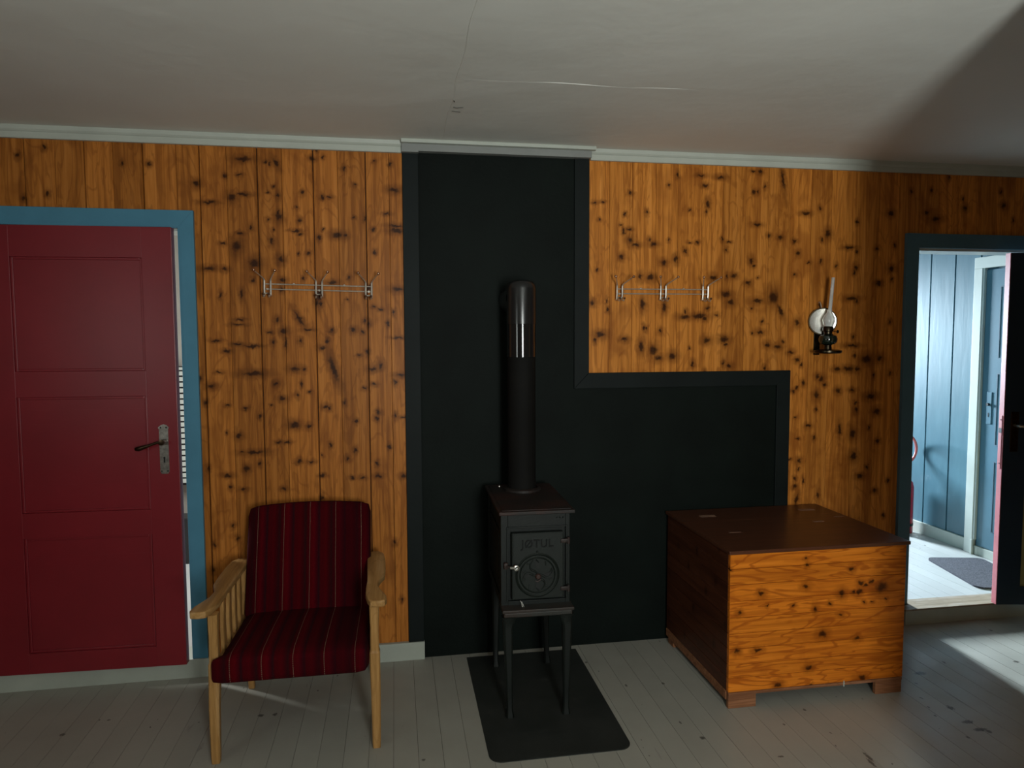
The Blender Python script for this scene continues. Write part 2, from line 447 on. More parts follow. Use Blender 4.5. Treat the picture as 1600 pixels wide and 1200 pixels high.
M_PINE_L = pine('pine_left', (0.50, 0.175, 0.030), (0.20, 0.058, 0.010), KNOTS_LEFT)
M_PINE_R = pine('pine_right', (0.62, 0.225, 0.036), (0.25, 0.070, 0.010), KNOTS_RIGHT, few=0.28)
M_DARKWOOD = pine('dark_wood', (0.20, 0.09, 0.03), (0.08, 0.03, 0.01))
M_BLACKWALL = painted('black_panel_paint', (0.0040, 0.0068, 0.0054), 0.62, 0.35, 3.0, 0.5, 0.1)
M_BLACKTRIM = painted('black_trim_paint', (0.0075, 0.011, 0.0105), 0.55, 0.2, 5.0, 0.2, 0.13)
M_BLUE = painted('blue_casing_paint', (0.078, 0.235, 0.34), 0.45, 0.1, 4.0, 0.1, 0.2)
M_BLUE_SHADE = painted('shaded_blue_casing_paint', (0.07, 0.15, 0.19), 0.42, 0.1, 4.0, 0.1)  # same blue as the left casing, darkened to carry its shade
M_CREAM = painted('cream_trim_paint', (0.47, 0.50, 0.44), 0.45, 0.06, 6.0, 0.1)
M_SKIRT = painted('pale_green_skirting_paint', (0.40, 0.43, 0.37), 0.5, 0.08, 6.0, 0.1)
M_WHITE = painted('white_paint', (0.52, 0.55, 0.50), 0.4, 0.04, 6.0, 0.1)
M_FASCIA_SHADE = painted('shaded_fascia_paint', (0.24, 0.25, 0.235), 0.5, 0.06, 6.0, 0.1)  # the grey holds the shadow on the fascia face
M_GROOVE = painted('groove_dark', (0.03, 0.012, 0.005), 0.8, 0.1)
M_PLASTER = painted('plain_plaster', (0.30, 0.28, 0.24), 0.7, 0.08)


FLOOR_SCUFFS = "2.153,-0.915,0.0241,0.0117,0 2.158,-0.969,0.0284,0.0112,0 2.178,-0.986,0.0118,0.0110,0 1.628,-1.051,0.0067,0.0300,0 1.616,-1.083,0.0066,0.0259,0 -1.255,-0.403,0.0119,0.0093,0 0.952,-0.416,0.0054,0.0105,0 1.114,-0.428,0.0067,0.0105,0 1.064,-0.728,0.0048,0.0084,0 1.104,-0.839,0.0093,0.0116,0 0.817,-0.376,0.0068,0.0080,0 1.587,-0.726,0.0063,0.0087,0 2.942,-0.203,0.0079,0.0100,0 1.449,-0.809,0.0048,0.0061,0 2.086,-0.794,0.0050,0.0085,0 2.064,-0.853,0.0049,0.0081,0 2.444,-0.467,0.0057,0.0110,0 2.070,-1.005,0.0070,0.0072,0 -0.541,-0.394,0.0125,0.0097,0 -0.488,-0.394,0.0100,0.0098,0 0.079,-0.795,0.0067,0.0075,0 2.771,-0.518,0.0143,0.0108,0 2.168,-0.814,0.0125,0.0168,0 2.262,-0.539,0.0276,0.0155,0 1.326,-0.995,0.0133,0.0042,0 0.842,-0.182,0.0058,0.0091,0 -1.122,-0.324,0.0074,0.0049,0"


def floor_material(name, c, grime, scuffs=''):
    m = NT(name)
    co = m.coord()
    geo = m.n('ShaderNodeNewGeometry')
    rnd = geo.outputs['Random Per Island']
    base = m.ramp(m.noise(co, 2.2, 5, 0.6), [(0.3, tuple(x * 0.86 for x in c)), (0.7, c)])
    base = m.mix(1.0, base, m.ramp(rnd, [(0.0, 0.92), (1.0, 1.0)]), 'MULTIPLY')
    # worn streaks along the boards, small dents and nail marks
    st = m.noise(m.mapping(co, scale=(30, 3.2, 1)), 1.0, 4, 0.6, 0.5)
    base = m.mix(m.rng(st, 0.66, 0.80, 0, grime), base, (0.10, 0.09, 0.075))
    sp = m.noise(m.mapping(co, scale=(42, 24, 1)), 1.0, 1, 0.4, 0.2)
    base = m.mix(m.rng(sp, 0.775, 0.80, 0, 0.8), base, (0.03, 0.027, 0.022))
    cur = None
    for x, y, rx, ry, _ in parse(scuffs):
        q = m.n('ShaderNodeVectorMath', operation='MULTIPLY_ADD')
        wv = m.n('ShaderNodeVectorMath', operation='MULTIPLY')
        m.l(co, wv.inputs[0])
        wv.inputs[1].default_value = (1, 1, 0)
        m.l(wv.outputs[0], q.inputs[0])
        q.inputs[1].default_value = (1 / max(rx, 0.004), 1 / max(ry, 0.005), 0)
        q.inputs[2].default_value = (-x / max(rx, 0.004), -y / max(ry, 0.005), 0)
        ln = m.n('ShaderNodeVectorMath', operation='LENGTH')
        m.l(q.outputs[0], ln.inputs[0])
        cur = ln.outputs['Value'] if cur is None else m.math('MINIMUM', cur, ln.outputs['Value'])
    if cur is not None:
        nz = m.noise(co, 120, 2)
        cur = m.math('ADD', cur, m.math('MULTIPLY', m.math('SUBTRACT', nz, 0.5), 1.6))
        base = m.mix(m.rng(cur, 0.6, 1.2, 0.8, 0.0), base, (0.035, 0.03, 0.024))
    m.color(base)
    rg = m.noise(co, 6, 3)
    m.l(m.rng(rg, 0.3, 0.7, 0.38, 0.55), m.b.inputs['Roughness'])
    m.bump(m.noise(m.mapping(co, scale=(60, 6, 1)), 1.0, 3), 0.12, 0.002)
    return m.m


M_FLOOR = floor_material('painted_floor_boards', (0.39, 0.38, 0.325), 0.6, FLOOR_SCUFFS)
M_HALLFLOOR = floor_material('painted_hall_floor_boards', (0.46, 0.465, 0.45), 0.3)


def ceiling_material():
    m = NT('ceiling_paper_paint')
    co = m.coord()
    c = m.ramp(m.noise(co, 0.9, 3, 0.5), [(0.3, (0.66, 0.665, 0.615)), (0.7, (0.74, 0.75, 0.70))])
    c = m.mix(m.rng(m.noise(co, 2.6, 4, 0.6), 0.62, 0.8, 0, 0.25), c, (0.55, 0.51, 0.44))
    m.color(c)
    m.set(0.6, 0.0, 0.3)
    m.bump(m.noise(co, 2.5, 4, 0.55), 0.35, 0.02)
    return m.m


M_CEIL = ceiling_material()

# ------------------------------------------------------------------ room shell
CEIL = 2.347
XL, XR, YB = -2.3, 3.92, -4.25          # left wall, right wall, wall behind the camera
# floor boards running away from the camera
bm = new_bm()
x = XL
i = 0
while x < XR:
    x1 = min(x + 0.0875, XR)
    box(bm, x + 0.0006, x1 - 0.0006, YB, 0.0, -0.03, 0.0, 0.0)
    x = x1
struct('floor', bm, M_FLOOR, 'grey white painted board floor')
bm = new_bm()
box(bm, XL - 0.1, XR + 0.1, YB - 0.2, 0.13, -0.09, -0.0035)
struct('floor', bm, M_GROOVE, 'dark underfloor in the board joints', parent=bpy.data.objects['floor'])

bm = new_bm()
box(bm, XL - 0.1, XR + 0.1, YB - 0.15, 0.14, CEIL, CEIL + 0.08)
ceiling = struct('ceiling', bm, M_CEIL, 'off white papered ceiling')
# raised paper joint running towards the chimney and a wrinkle across it
bm = new_bm()
pts = []
for k in range(60):
    y = -0.055 - k * 0.06
    pts.append((0.219 + 0.0035 * math.sin(k * 0.9) + 0.00015 * k, y, CEIL + 0.0005))
tube(bm, pts, 0.0025, 6)
struct('paper_joint', bm, M_CEIL, 'raised paper joint', parent=ceiling, smooth=True)
bm = new_bm()
pts = [(0.255 + 0.02 * k, -0.792 + 0.006 * math.sin(k * 0.3) - 0.0004 * k, CEIL + 0.001) for k in range(42)]
rr = [0.0010 + 0.0022 * math.sin(math.pi * k / 41) * (0.6 + 0.4 * math.cos(k * 0.35)) for k in range(42)]
tube(bm, pts, rr, 8)
pts = [(0.95 + 0.03 * k, -0.80 + 0.004 * math.sin(k), CEIL + 0.001) for k in range(22)]
tube(bm, pts, 0.0008, 6)
pts = [(-0.35 + 0.03 * k, -0.785 + 0.004 * math.sin(k), CEIL + 0.001) for k in range(18)]
tube(bm, pts, 0.0007, 6)
struct('paper_wrinkle', bm, M_CEIL, 'wrinkle in the ceiling paper', parent=ceiling, smooth=True)
# little tears by the joint
M_TEAR = painted('torn_paper_shadow', (0.09, 0.08, 0.065), 0.8)
bm = new_bm()
tube(bm, [(0.231, -0.50, CEIL - 0.001), (0.245, -0.497, CEIL - 0.002), (0.268, -0.503, CEIL)], 0.0016, 6)
tube(bm, [(0.229, -0.455, CEIL - 0.001), (0.262, -0.452, CEIL - 0.002)], 0.0012, 6)
tube(bm, [(0.226, -0.575, CEIL - 0.001), (0.230, -0.565, CEIL - 0.002)], 0.0022, 6)
struct('paper_tear', bm, M_TEAR, 'small dark tears beside the joint', parent=ceiling, smooth=True)

# back wall: solid backing with the two door openings
DX0, DX1, DZ = -1.70, -0.893, 1.947      # left opening
EX0, EX1, EZ = 2.622, 3.84, 1.925        # right opening
bm = new_bm()
for a, b, z0, z1 in ((XL, DX0, -0.02, CEIL), (DX0, DX1, DZ, CEIL), (DX1, EX0, -0.02, CEIL), (EX0, EX1, EZ, CEIL), (EX1, XR, -0.02, CEIL)):
    box(bm, a, b, 0.012, 0.13, z0, z1)
wall_back = struct('wall_back', bm, M_GROOVE, 'back wall')


def boards(edges, zf, mat, name, label, deep=()):
    """vertical boards as separate islands with chamfered edges; deep joints are wider"""
    bm = new_bm()
    for a, b in zip(edges[:-1], edges[1:]):
        z0, z1 = zf(a, b)
        ga = 0.0016 if a in deep else 0.0005
        gb = 0.0016 if b in deep else 0.0005
        ca = 0.0035 if a in deep else 0.0014
        cb = 0.0035 if b in deep else 0.0014
        prism(bm, [(a + ga, 0.012), (a + ga, ca), (a + ga + ca * 0.6, 0.0), (b - gb - cb * 0.6, 0.0), (b - gb, cb), (b - gb, 0.012)], 'z', z0, z1)
    return struct(name, bm, mat, label, parent=wall_back)


deepL = [-2.155, -1.928, -1.700, -1.475, -1.25, -1.025, -0.803, -0.57, -0.338, -0.115]
edL = [-2.3, -2.155, -2.04, -1.928, -1.81, -1.70, -1.585, -1.475, -1.36, -1.25, -1.14, -1.025, -0.893, -0.803, -0.694, -0.57, -0.468, -0.338, -0.234, -0.115, -0.013, 0.06]
boards(edL, lambda a, b: ((DZ + 0.002) if (b <= DX1 + 0.001 and a >= DX0 - 0.001) else 0.0, 2.31), M_PINE_L, 'board_cladding', 'knotty pine boards left of the black panel', deepL)
edR = [0.895, 1.0, 1.11, 1.228, 1.337, 1.457, 1.566, 1.682, 1.803, 1.919, 2.029, 2.14, 2.274, 2.399, 2.51, 2.622, 2.735, 2.85, 2.96, 3.07, 3.18, 3.29, 3.40, 3.51, 3.62, 3.73, 3.84, 3.92]


def zr(a, b):
    if a >= EX0 - 0.001 and b <= EX1 + 0.001:
        return EZ + 0.002, 2.31
    if b <= 1.925:
        return 1.30, 2.31
    return 0.0, 2.31


boards(edR, zr, M_PINE_R, 'board_cladding', 'darker pine boards right of the black panel')

# black chimney panel (one flat sheet, L shaped)
bm = new_bm()
prism(bm, [(0.05, 0.0), (1.925, 0.0), (1.925, 1.31), (0.895, 1.31), (0.895, 2.31), (0.05, 2.31)], 'y', -0.002, 0.011)
panel = struct('wall_chimney', bm, M_BLACKWALL, 'black painted panel behind the stove')


def trim(name, poly, mat, label, y0=-0.014, y1=-0.0005, bev=0.0015):
    bm = new_bm()
    prism(bm, poly, 'y', y0, y1)
    if bev:
        es = [e for e in bm.edges if abs(e.verts[0].co.y - y0) < 1e-5 and abs(e.verts[1].co.y - y0) < 1e-5]
        bmesh.ops.bevel(bm, geom=es, offset=bev, segments=2, profile=0.5, affect='EDGES')
    return struct(name, bm, mat, label)


trim('trim_1', [(0.045, 0.004), (0.115, 0.004), (0.115, 2.30), (0.045, 2.30)], M_BLACKTRIM, 'black board down the left of the black panel')
trim('trim_2', [(0.828, 1.243), (0.899, 1.3165), (0.899, 2.30), (0.828, 2.30)], M_BLACKTRIM, 'black board down the upper right of the black panel')
trim('trim_3', [(0.828, 1.2425), (1.857, 1.2425), (1.929, 1.3155), (0.899, 1.3155)], M_BLACKTRIM, 'black board along the ledge of the black panel')
trim('trim_4', [(1.858, 0.004), (1.929, 0.004), (1.929, 1.315), (1.858, 1.243)], M_BLACKTRIM, 'black board down the lower right of the black panel')
# fascia, its shade painted on as grey, with a white strip over the chimney panel
bm = new_bm()
box(bm, 0.043, 0.903, -0.036, 0.011, 2.302, CEIL, 0.001)
box(bm, 0.043, 0.116, -0.038, -0.001, 2.296, 2.303)
struct('trim_5', bm, M_FASCIA_SHADE, 'fascia above the black panel, shade painted grey')
bm = new_bm()
box(bm, 0.041, 0.918, -0.062, -0.0365, 2.3315, CEIL, 0.0015)
struct('trim_6', bm, M_CREAM, 'white strip against the ceiling above the black panel')
# crown mouldings, two steps
crown = [(0.012, 2.297), (-0.013, 2.297), (-0.015, 2.300), (-0.015, 2.322), (-0.019, 2.3245), (-0.024, 2.331), (-0.026, 2.347), (0.012, 2.347)]
for nm, a, b, lb in (('trim_7', XL, 0.042, 'cream crown moulding left of the chimney'), ('trim_8', 0.905, XR, 'cream crown moulding right of the chimney')):
    bm = new_bm()
    prism(bm, crown, 'x', a, b)
    struct(nm, bm, M_CREAM, lb)

# skirtings
bm = new_bm()
box(bm, XL, 0.117, -0.022, -0.0005, 0.0, 0.083, 0.0015)
struct('baseboard_left', bm, M_SKIRT, 'pale green skirting under the red door and pine boards')
bm = new_bm()
box(bm, 1.931, 2.56, -0.022, -0.0005, 0.0, 0.083, 0.0015)
struct('baseboard_right', bm, M_SKIRT, 'skirting behind the chest')

# casings
trim('trim_9', [(-0.893, 0.084), (-0.829, 0.084), (-0.829, 2.023), (-0.893, 1.951)], M_BLUE, 'blue painted upright casing of the left door', -0.019)
trim('trim_10', [(-1.776, 2.023), (-0.829, 2.023), (-0.893, 1.950), (-1.705, 1.950)], M_BLUE, 'blue painted head casing of the left door', -0.019)
trim('trim_11', [(-1.776, 0.084), (-1.706, 0.084), (-1.706, 1.951), (-1.776, 2.023)], M_BLUE, 'blue painted hinge side casing of the left door', -0.019)
trim('trim_12', [(2.547, 0.0), (2.617, 0.0), (2.617, 1.926), (2.547, 1.998)], M_BLUE_SHADE, 'blue upright casing of the right doorway, shade in its paint', -0.019)
trim('trim_13', [(2.547, 1.998), (2.617, 1.926), (3.84, 1.926), (3.90, 1.998)], M_BLUE_SHADE, 'blue head casing of the right doorway, shade in its paint', -0.019)
# jamb linings
bm = new_bm()
box(bm, -0.893, -0.880, 0.0, 0.13, 0.0, 1.955)
box(bm, -1.715, -0.893, 0.0, 0.13, 1.938, 1.955)
box(bm, -1.715, -1.700, 0.0, 0.13, 0.0, 1.955)
struct('trim_14', bm, M_SKIRT, 'jamb lining of the left door')
bm = new_bm()
box(bm, 2.617, 2.632, 0.0, 0.13, 0.08, 1.93)
box(bm, 2.617, 3.85, 0.0, 0.13, 1.914, 1.93)
struct('trim_15', bm, M_WHITE, 'white jamb lining of the right doorway')
# thresholds
bm = new_bm()
box(bm, -1.70, -0.893, -0.0005, 0.14, 0.0, 0.074, 0.001)
struct('trim_16', bm, M_SKIRT, 'threshold under the left door')
bm = new_bm()
box(bm, 2.56, 3.92, -0.078, 0.012, 0.0, 0.076, 0.0015)
struct('trim_17', bm, M_SKIRT, 'pale step board under the right doorway')
M_SILLWOOD = pine('worn_threshold_wood', (0.34, 0.27, 0.19), (0.20, 0.15, 0.10), grain='x', small=False, boardvar=0.0, axis='z')
bm = new_bm()
box(bm, 2.62, 3.84, -0.082, 0.045, 0.0765, 0.085, 0.002)
box(bm, 2.555, 2.6205, -0.082, -0.0195, 0.0765, 0.085, 0.0)
struct('trim_18', bm, M_SILLWOOD, 'worn brown threshold plank of the right doorway')

# walls outside the picture that close the room
bm = new_bm()
box(bm, XL - 0.1, XL, YB, -3.30, 0, CEIL)
box(bm, XL - 0.1, XL, -2.70, 0.13, 0, CEIL)
box(bm, XL - 0.1, XL, -3.30, -2.70, 0, 0.82)
box(bm, XL - 0.1, XL, -3.30, -2.70, 2.02, CEIL)
struct('wall_left', bm, M_DARKWOOD, 'left wall')
bm = new_bm()
box(bm, XL - 0.1, 0.3, YB - 0.1, YB, 0, CEIL)
box(bm, 0.8, XR, YB - 0.1, YB, 0, CEIL)
box(bm, 0.3, 0.8, YB - 0.1, YB, 0, 0.82)
box(bm, 0.3, 0.8, YB - 0.1, YB, 2.02, CEIL)
struct('wall_front', bm, M_DARKWOOD, 'wall behind the camera with a window')
bm = new_bm()
box(bm, XR, XR + 0.1, YB, 0.13, 0, CEIL)
struct('wall_right', bm, M_DARKWOOD, 'right wall')
bm = new_bm()
box(bm, 1.545, XR, -1.80, -1.75, 0, CEIL)
struct('wall_partition', bm, M_DARKWOOD, 'partition that shades the right end of the room')


def window_frame(name, c, along, w, z0, z1, d):
    """white casement frame with one mullion and one bar"""
    bm = new_bm()

    def bx(u0, u1, za, zb):
        if along == 'x':
            box(bm, c[0] + u0, c[0] + u1, c[1] - d, c[1] + d, za, zb, 0.003)
        else:
            box(bm, c[0] - d, c[0] + d, c[1] + u0, c[1] + u1, za, zb, 0.003)
    h = w / 2
    bx(-h, -h + 0.05, z0, z1)
    bx(h - 0.05, h, z0, z1)
    if w < 0.55:
        bx(-h + 0.05, h - 0.05, z0 + 0.78, z0 + 0.80)
    else:
        bx(-0.022, 0.022, z0 + 0.05, z1 - 0.05)
    bx(-h + 0.05, h - 0.05, z0, z0 + 0.05)
    bx(-h + 0.05, h - 0.05, z1 - 0.05, z1)
    struct(name, bm, M_WHITE, 'white window frame')


window_frame('window_1', (0.55, -4.27), 'x', 0.5, 0.82, 2.02, 0.018)
window_frame('window_2', (-2.32, -3.0), 'y', 0.6, 0.82, 2.02, 0.018)

# ------------------------------------------------------------------ hall behind the right doorway
HX0, HX1, HY1, HZ, HC = 1.9, 3.68, 3.6, 0.08, 2.32


def hall_blue():
    m = NT('hall_blue_paint')
    co = m.coord()
    c = m.ramp(m.noise(m.mapping(co, scale=(3, 3, 1.1)), 1.6, 4, 0.6), [(0.3, (0.048, 0.125, 0.165)), (0.7, (0.073, 0.172, 0.215))])
    m.color(c)
    m.set(0.38)
    m.bump(m.noise(m.mapping(co, scale=(25, 25, 4)), 1.0, 4), 0.25, 0.003)
    return m.m


M_HALL = hall_blue()
M_HALLGAP = painted('hall_joint_dark', (0.03, 0.075, 0.10), 0.7)
bm = new_bm()
y = 0.13
for y1 in (0.30, 0.513, 0.726, 0.932, 1.146, 1.36, 1.57, 1.785, 2.0, 2.2, 2.4, 2.6, 2.8, 3.0, 3.2, 3.4, 3.6):
    prism(bm, [(HX1 + 0.015, y + 0.0025), (HX1, y + 0.006), (HX1, y1 - 0.006), (HX1 + 0.015, y1 - 0.0025)], 'z', HZ, HC)
    y = y1
hw = struct('wall_hall_right', bm, M_HALL, 'light blue boarded hall wall')
bm = new_bm()
box(bm, HX1 + 0.0155, HX1 + 0.06, 0.13, HY1 + 0.1, 0, HC)
struct('joint_backing', bm, M_HALLGAP, parent=hw)
bm = new_bm()
box(bm, HX0 - 0.1, 2.62, HY1, HY1 + 0.1, 0, HC)
box(bm, 3.12, HX1, HY1, HY1 + 0.1, 0, HC)
box(bm, 2.62, 3.12, HY1, HY1 + 0.1, 0, 1.04)
box(bm, 2.62, 3.12, HY1, HY1 + 0.1, 2.06, HC)
struct('wall_hall_end', bm, M_HALL, 'light blue end wall of the hall')
bm = new_bm()
box(bm, HX0 - 0.1, HX0, 0.13, 0.62, 0, HC)
box(bm, HX0 - 0.1, HX0, 1.28, HY1, 0, HC)
box(bm, HX0 - 0.1, HX0, 0.62, 1.28, 0, 1.02)
box(bm, HX0 - 0.1, HX0, 0.62, 1.28, 1.98, HC)
struct('wall_hall_left', bm, M_HALL, 'light blue left wall of the hall')
bm = new_bm()
box(bm, HX0, HX1, 0.131, 0.142, HZ, HC)
bmesh.ops.delete(bm, geom=bm.verts[:], context='VERTS')
box(bm, HX0, 2.617, 0.131, 0.142, HZ, HC)
box(bm, 2.617, HX1, 0.131, 0.142, 1.93, HC)
struct('wall_hall_front', bm, M_HALL, 'hall side of the doorway wall')
bm = new_bm()
box(bm, HX0, HX1 + 0.05, 0.13, HY1 + 0.05, HC, HC + 0.05)
struct('ceiling_hall', bm, M_CEIL, 'hall ceiling')
bm = new_bm()
x = HX0
while x < HX1 - 0.001:
    x1 = min(x + 0.0875, HX1)
    box(bm, x + 0.0005, x1 - 0.0005, 0.045, HY1, 0.05, HZ)
    x = x1
hf = struct('floor_hall', bm, M_HALLFLOOR, 'white painted hall floor boards')
bm = new_bm()
box(bm, HX0, HX1, 0.045, HY1, 0.03, 0.0785)
struct('joint_backing', bm, M_GROOVE, parent=hf)
bm = new_bm()
box(bm, HX1 - 0.016, HX1 - 0.0005, 0.745, HY1, HZ, 0.162, 0.002)
box(bm, HX1 - 0.022, HX1 - 0.0005, 0.15, 0.682, HZ, 0.135, 0.002)
struct('baseboard_hall', bm, M_CREAM, 'cream skirting along the hall wall')
# hall door with white casing in the blue wall
M_HALLDOOR = painted('hall_door_blue_paint', (0.075, 0.17, 0.225), 0.35, 0.07, 5.0, 0.1)
bm = new_bm()
prism(bm, [(0.745, 0.115), (0.745, 1.975), (-0.05, 1.975), (-0.05, 1.905), (0.682, 1.905), (0.682, 0.115)], 'x', HX1 - 0.030, HX1 - 0.0005)
bmesh.ops.delete(bm, geom=bm.verts[:], context='VERTS')
box(bm, HX1 - 0.030, HX1 - 0.0005, 0.684, 0.747, HZ, 1.905, 0.002)
box(bm, HX1 - 0.030, HX1 - 0.0005, 0.150, 0.747, 1.905, 1.975, 0.002)
box(bm, HX1 - 0.044, HX1 - 0.0305, 0.671, 0.684, HZ, 0.175, 0.001)
box(bm, HX1 - 0.026, HX1 - 0.0005, 0.671, 0.684, 0.175, 1.905, 0.001)
struct('trim_19', bm, M_WHITE, 'white casing of the blue hall door')
bm = new_bm()
xf = HX1 - 0.012
box(bm, xf, HX1 - 0.001, 0.15, 0.668, 0.138, 1.893, 0.001)
d2 = struct('door_2', bm, M_HALLDOOR, 'light blue hall door in a white casing')
M_SHADOWLINE = painted('panel_shadow_blue', (0.05, 0.11, 0.16), 0.6)  # darker strips drawn for the shade in the panel grooves
bm = new_bm()
for z0, z1 in ((1.34, 1.786), (0.80, 1.25), (0.25, 0.70)):
    for a, b, c_, d_ in ((0.555, 0.561, z0, z1), (0.25, 0.256, z0, z1), (0.256, 0.555, z0, z0 + 0.006), (0.256, 0.555, z1 - 0.006, z1)):
        box(bm, xf - 0.003, xf - 0.0003, a, b, c_, d_)
struct('panel_shadow_line', bm, M_SHADOWLINE, parent=d2)
bm = new_bm()
box(bm, xf - 0.004, xf - 0.0003, 0.592, 0.628, 0.93, 1.13, 0.001)
dp = struct('lock_plate', bm, M_HALLDOOR, 'blue painted lock plate', parent=d2)
M_BLK = painted('dark_iron', (0.012, 0.012, 0.013), 0.4)
bm = new_bm()
lathe(bm, [(0, -0.012), (0.009, -0.012), (0.009, 0)], (xf - 0.004, 0.612, 1.052), (1, 0, 0), 12)
box(bm, xf - 0.0055, xf - 0.0035, 0.609, 0.615, 0.975, 1.0)
struct('lock_fitting', bm, M_BLK, parent=dp)

# ------------------------------------------------------------------ side room behind the red door
bm = new_bm()
box(bm, -2.85, -2.80, 0.14, 0.80, 0, 2.32)
box(bm, -2.85, -2.80, 1.30, 1.62, 0, 2.32)
box(bm, -2.85, -2.80, 0.80, 1.30, 0, 0.85)
box(bm, -2.85, -2.80, 0.80, 1.30, 1.75, 2.32)
struct('wall_side_room_left', bm, M_PLASTER, 'left wall of the side room')
bm = new_bm()
box(bm, -2.85, 0.0, 1.56, 1.62, 0, 2.32)
struct('wall_side_room_end', bm, M_PLASTER, 'beige end wall of the side room')
bm = new_bm()
box(bm, -0.02, 0.04, 0.14, 1.56, 0, 2.32)
struct('wall_side_room_right', bm, M_PLASTER, 'right wall of the side room')
bm = new_bm()
box(bm, -2.85, 0.04, 0.13, 1.62, 2.32, 2.36)
struct('ceiling_side_room', bm, M_CEIL, 'side room ceiling')
bm = new_bm()
box(bm, -2.85, 0.04, 0.14, 1.62, 0.02, 0.07)
struct('floor_side_room', bm, M_HALLFLOOR, 'white side room floor')
bm = new_bm()
for k in range(20):
    z = 0.57 + k * 0.036
    box(bm, -1.60, -1.12, 1.487, 1.493, z, z + 0.026)
for xx in (-1.56, -1.16):
    box(bm, xx - 0.004, xx + 0.004, 1.494, 1.499, 0.57, 1.29)
box(bm, -1.61, -1.11, 1.478, 1.512, 1.288, 1.305, 0.002)
o = obj('slatted_blind', bm, M_WHITE)
tag(o, 'white slatted blind glimpsed through the gap beside the red door', 'blind')
bm = new_bm()
box(bm, -1.62, -1.10, 1.514, 1.555, 0.55, 1.31)
struct('window_3', bm, M_BLK, 'dark window behind the blind')
bm = new_bm()
box(bm, -1.60, -1.12, 1.40, 1.55, 0.072, 0.36, 0.004)
tag(obj('low_box', bm, M_BLK), 'dark low box under the blind behind the red door', 'box')

# ------------------------------------------------------------------ red door, standing a little ajar
M_RED = painted('maroon_door_paint', (0.20, 0.010, 0.017), 0.36, 0.10, 3.0, 0.10, 0.55)
HINGE = Vector((-1.70, -0.003, 0.0))
bm = new_bm()
LX0, LX1 = -1.70, -0.9020
fy, by = -0.040, -0.003          # before the leaf is swung
panels = [(-1.525, -1.022, 1.352, 1.818), (-1.525, -1.024, 0.765, 1.246), (-1.525, -1.026, 0.170, 0.658)]
zs = [0.082, 0.170, 0.658, 0.765, 1.246, 1.352, 1.818, 1.9445]
box(bm, LX0, -1.525, fy, by, zs[0], zs[7], 0.0012)       # stiles
box(bm, -1.023, LX1, fy, by, zs[0], zs[7], 0.0022)
for a, b in ((0, 1), (2, 3), (4, 5), (6, 7)):
    box(bm, -1.526, -1.022, fy + 0.0004, by, zs[a], zs[b], 0.0008)
for x0, x1, z0, z1 in panels:
    box(bm, x0 - 0.001, x1 + 0.001, fy + 0.011, by - 0.004, z0 - 0.001, z1 + 0.001)
    # bead round the panel
    b_ = 0.010
    for a, b, c_, d_ in ((x0, x0 + b_, z0, z1), (x1 - b_, x1, z0, z1), (x0 + b_, x1 - b_, z0, z0 + b_), (x0 + b_, x1 - b_, z1 - b_, z1)):
        box(bm, a, b, fy + 0.006, fy + 0.012, c_, d_, 0.002)
# hairline joints in the panel boards
for z in (1.19, 1.132, 0.88):
    box(bm, -1.51, -1.035, fy + 0.0105, fy + 0.0112, z, z + 0.0012)
box(bm, -1.51, -1.04, fy + 0.0105, fy + 0.0112, 0.575, 0.577)
ang = -R(2.0)
rotm = Matrix.Translation(HINGE) @ Matrix.Rotation(ang, 4, 'Z') @ Matrix.Translation(-HINGE)
bm.transform(rotm)
door1 = struct('door_1', bm, M_RED, 'maroon panelled door standing slightly ajar')
M_STEEL = metal('tarnished_nickel', (0.55, 0.52, 0.47), 0.32, 1.0, 0.5)
M_BRONZE = metal('dark_bronze', (0.10, 0.065, 0.04), 0.3, 1.0, 0.3)
M_KEY = painted('keyhole_black', (0.006, 0.006, 0.006), 0.7)
px = -0.960
bm = new_bm()
prism(bm, [(px - 0.018, 0.925), (px - 0.013, 0.916), (px + 0.013, 0.916), (px + 0.018, 0.925), (px + 0.018, 1.105), (px + 0.022, 1.112),
           (px + 0.012, 1.122), (px, 1.126), (px - 0.012, 1.122), (px - 0.022, 1.112), (px - 0.018, 1.105)], 'y', fy - 0.003, fy + 0.0005)
bm.transform(rotm)
plate = struct('lock_plate', bm, M_STEEL, 'worn nickel lock plate', parent=door1)
bm = new_bm()
lathe(bm, [(0, 0.0), (0.0045, 0.0), (0.0045, 0.002)], (px, fy - 0.0042, 0.984), (0, 1, 0), 12)
box(bm, px - 0.003, px + 0.003, fy - 0.0042, fy - 0.0028, 0.964, 0.984)
for sx in (-1, 1):
    lathe(bm, [(0, 0), (0.0035, 0), (0.0035, 0.0015)], (px + sx * 0.011, fy - 0.0042, 1.112), (0, 1, 0), 8)
    lathe(bm, [(0, 0), (0.003, 0), (0.003, 0.0015)], (px + sx * 0.012, fy - 0.0042, 0.928), (0, 1, 0), 8)
bm.transform(rotm)
struct('keyhole', bm, M_KEY, parent=plate)
bm = new_bm()
pz = 1.053
lathe(bm, [(0, -0.004), (0.012, -0.002), (0.013, 0.012), (0.010, 0.03), (0, 0.032)], (px, fy - 0.035, pz), (0, 1, 0), 16)
tube(bm, [(px, fy - 0.030, pz + 0.001), (px - 0.02, fy - 0.034, pz - 0.001), (px - 0.045, fy - 0.036, pz - 0.010), (px - 0.070, fy - 0.036, pz - 0.018),
          (px - 0.088, fy - 0.035, pz - 0.024), (px - 0.100, fy - 0.034, pz - 0.024), (px - 0.105, fy - 0.034, pz - 0.022)],
     [0.007, 0.0055, 0.0055, 0.0085, 0.0105, 0.0085, 0.002], 12)
bm.transform(rotm)
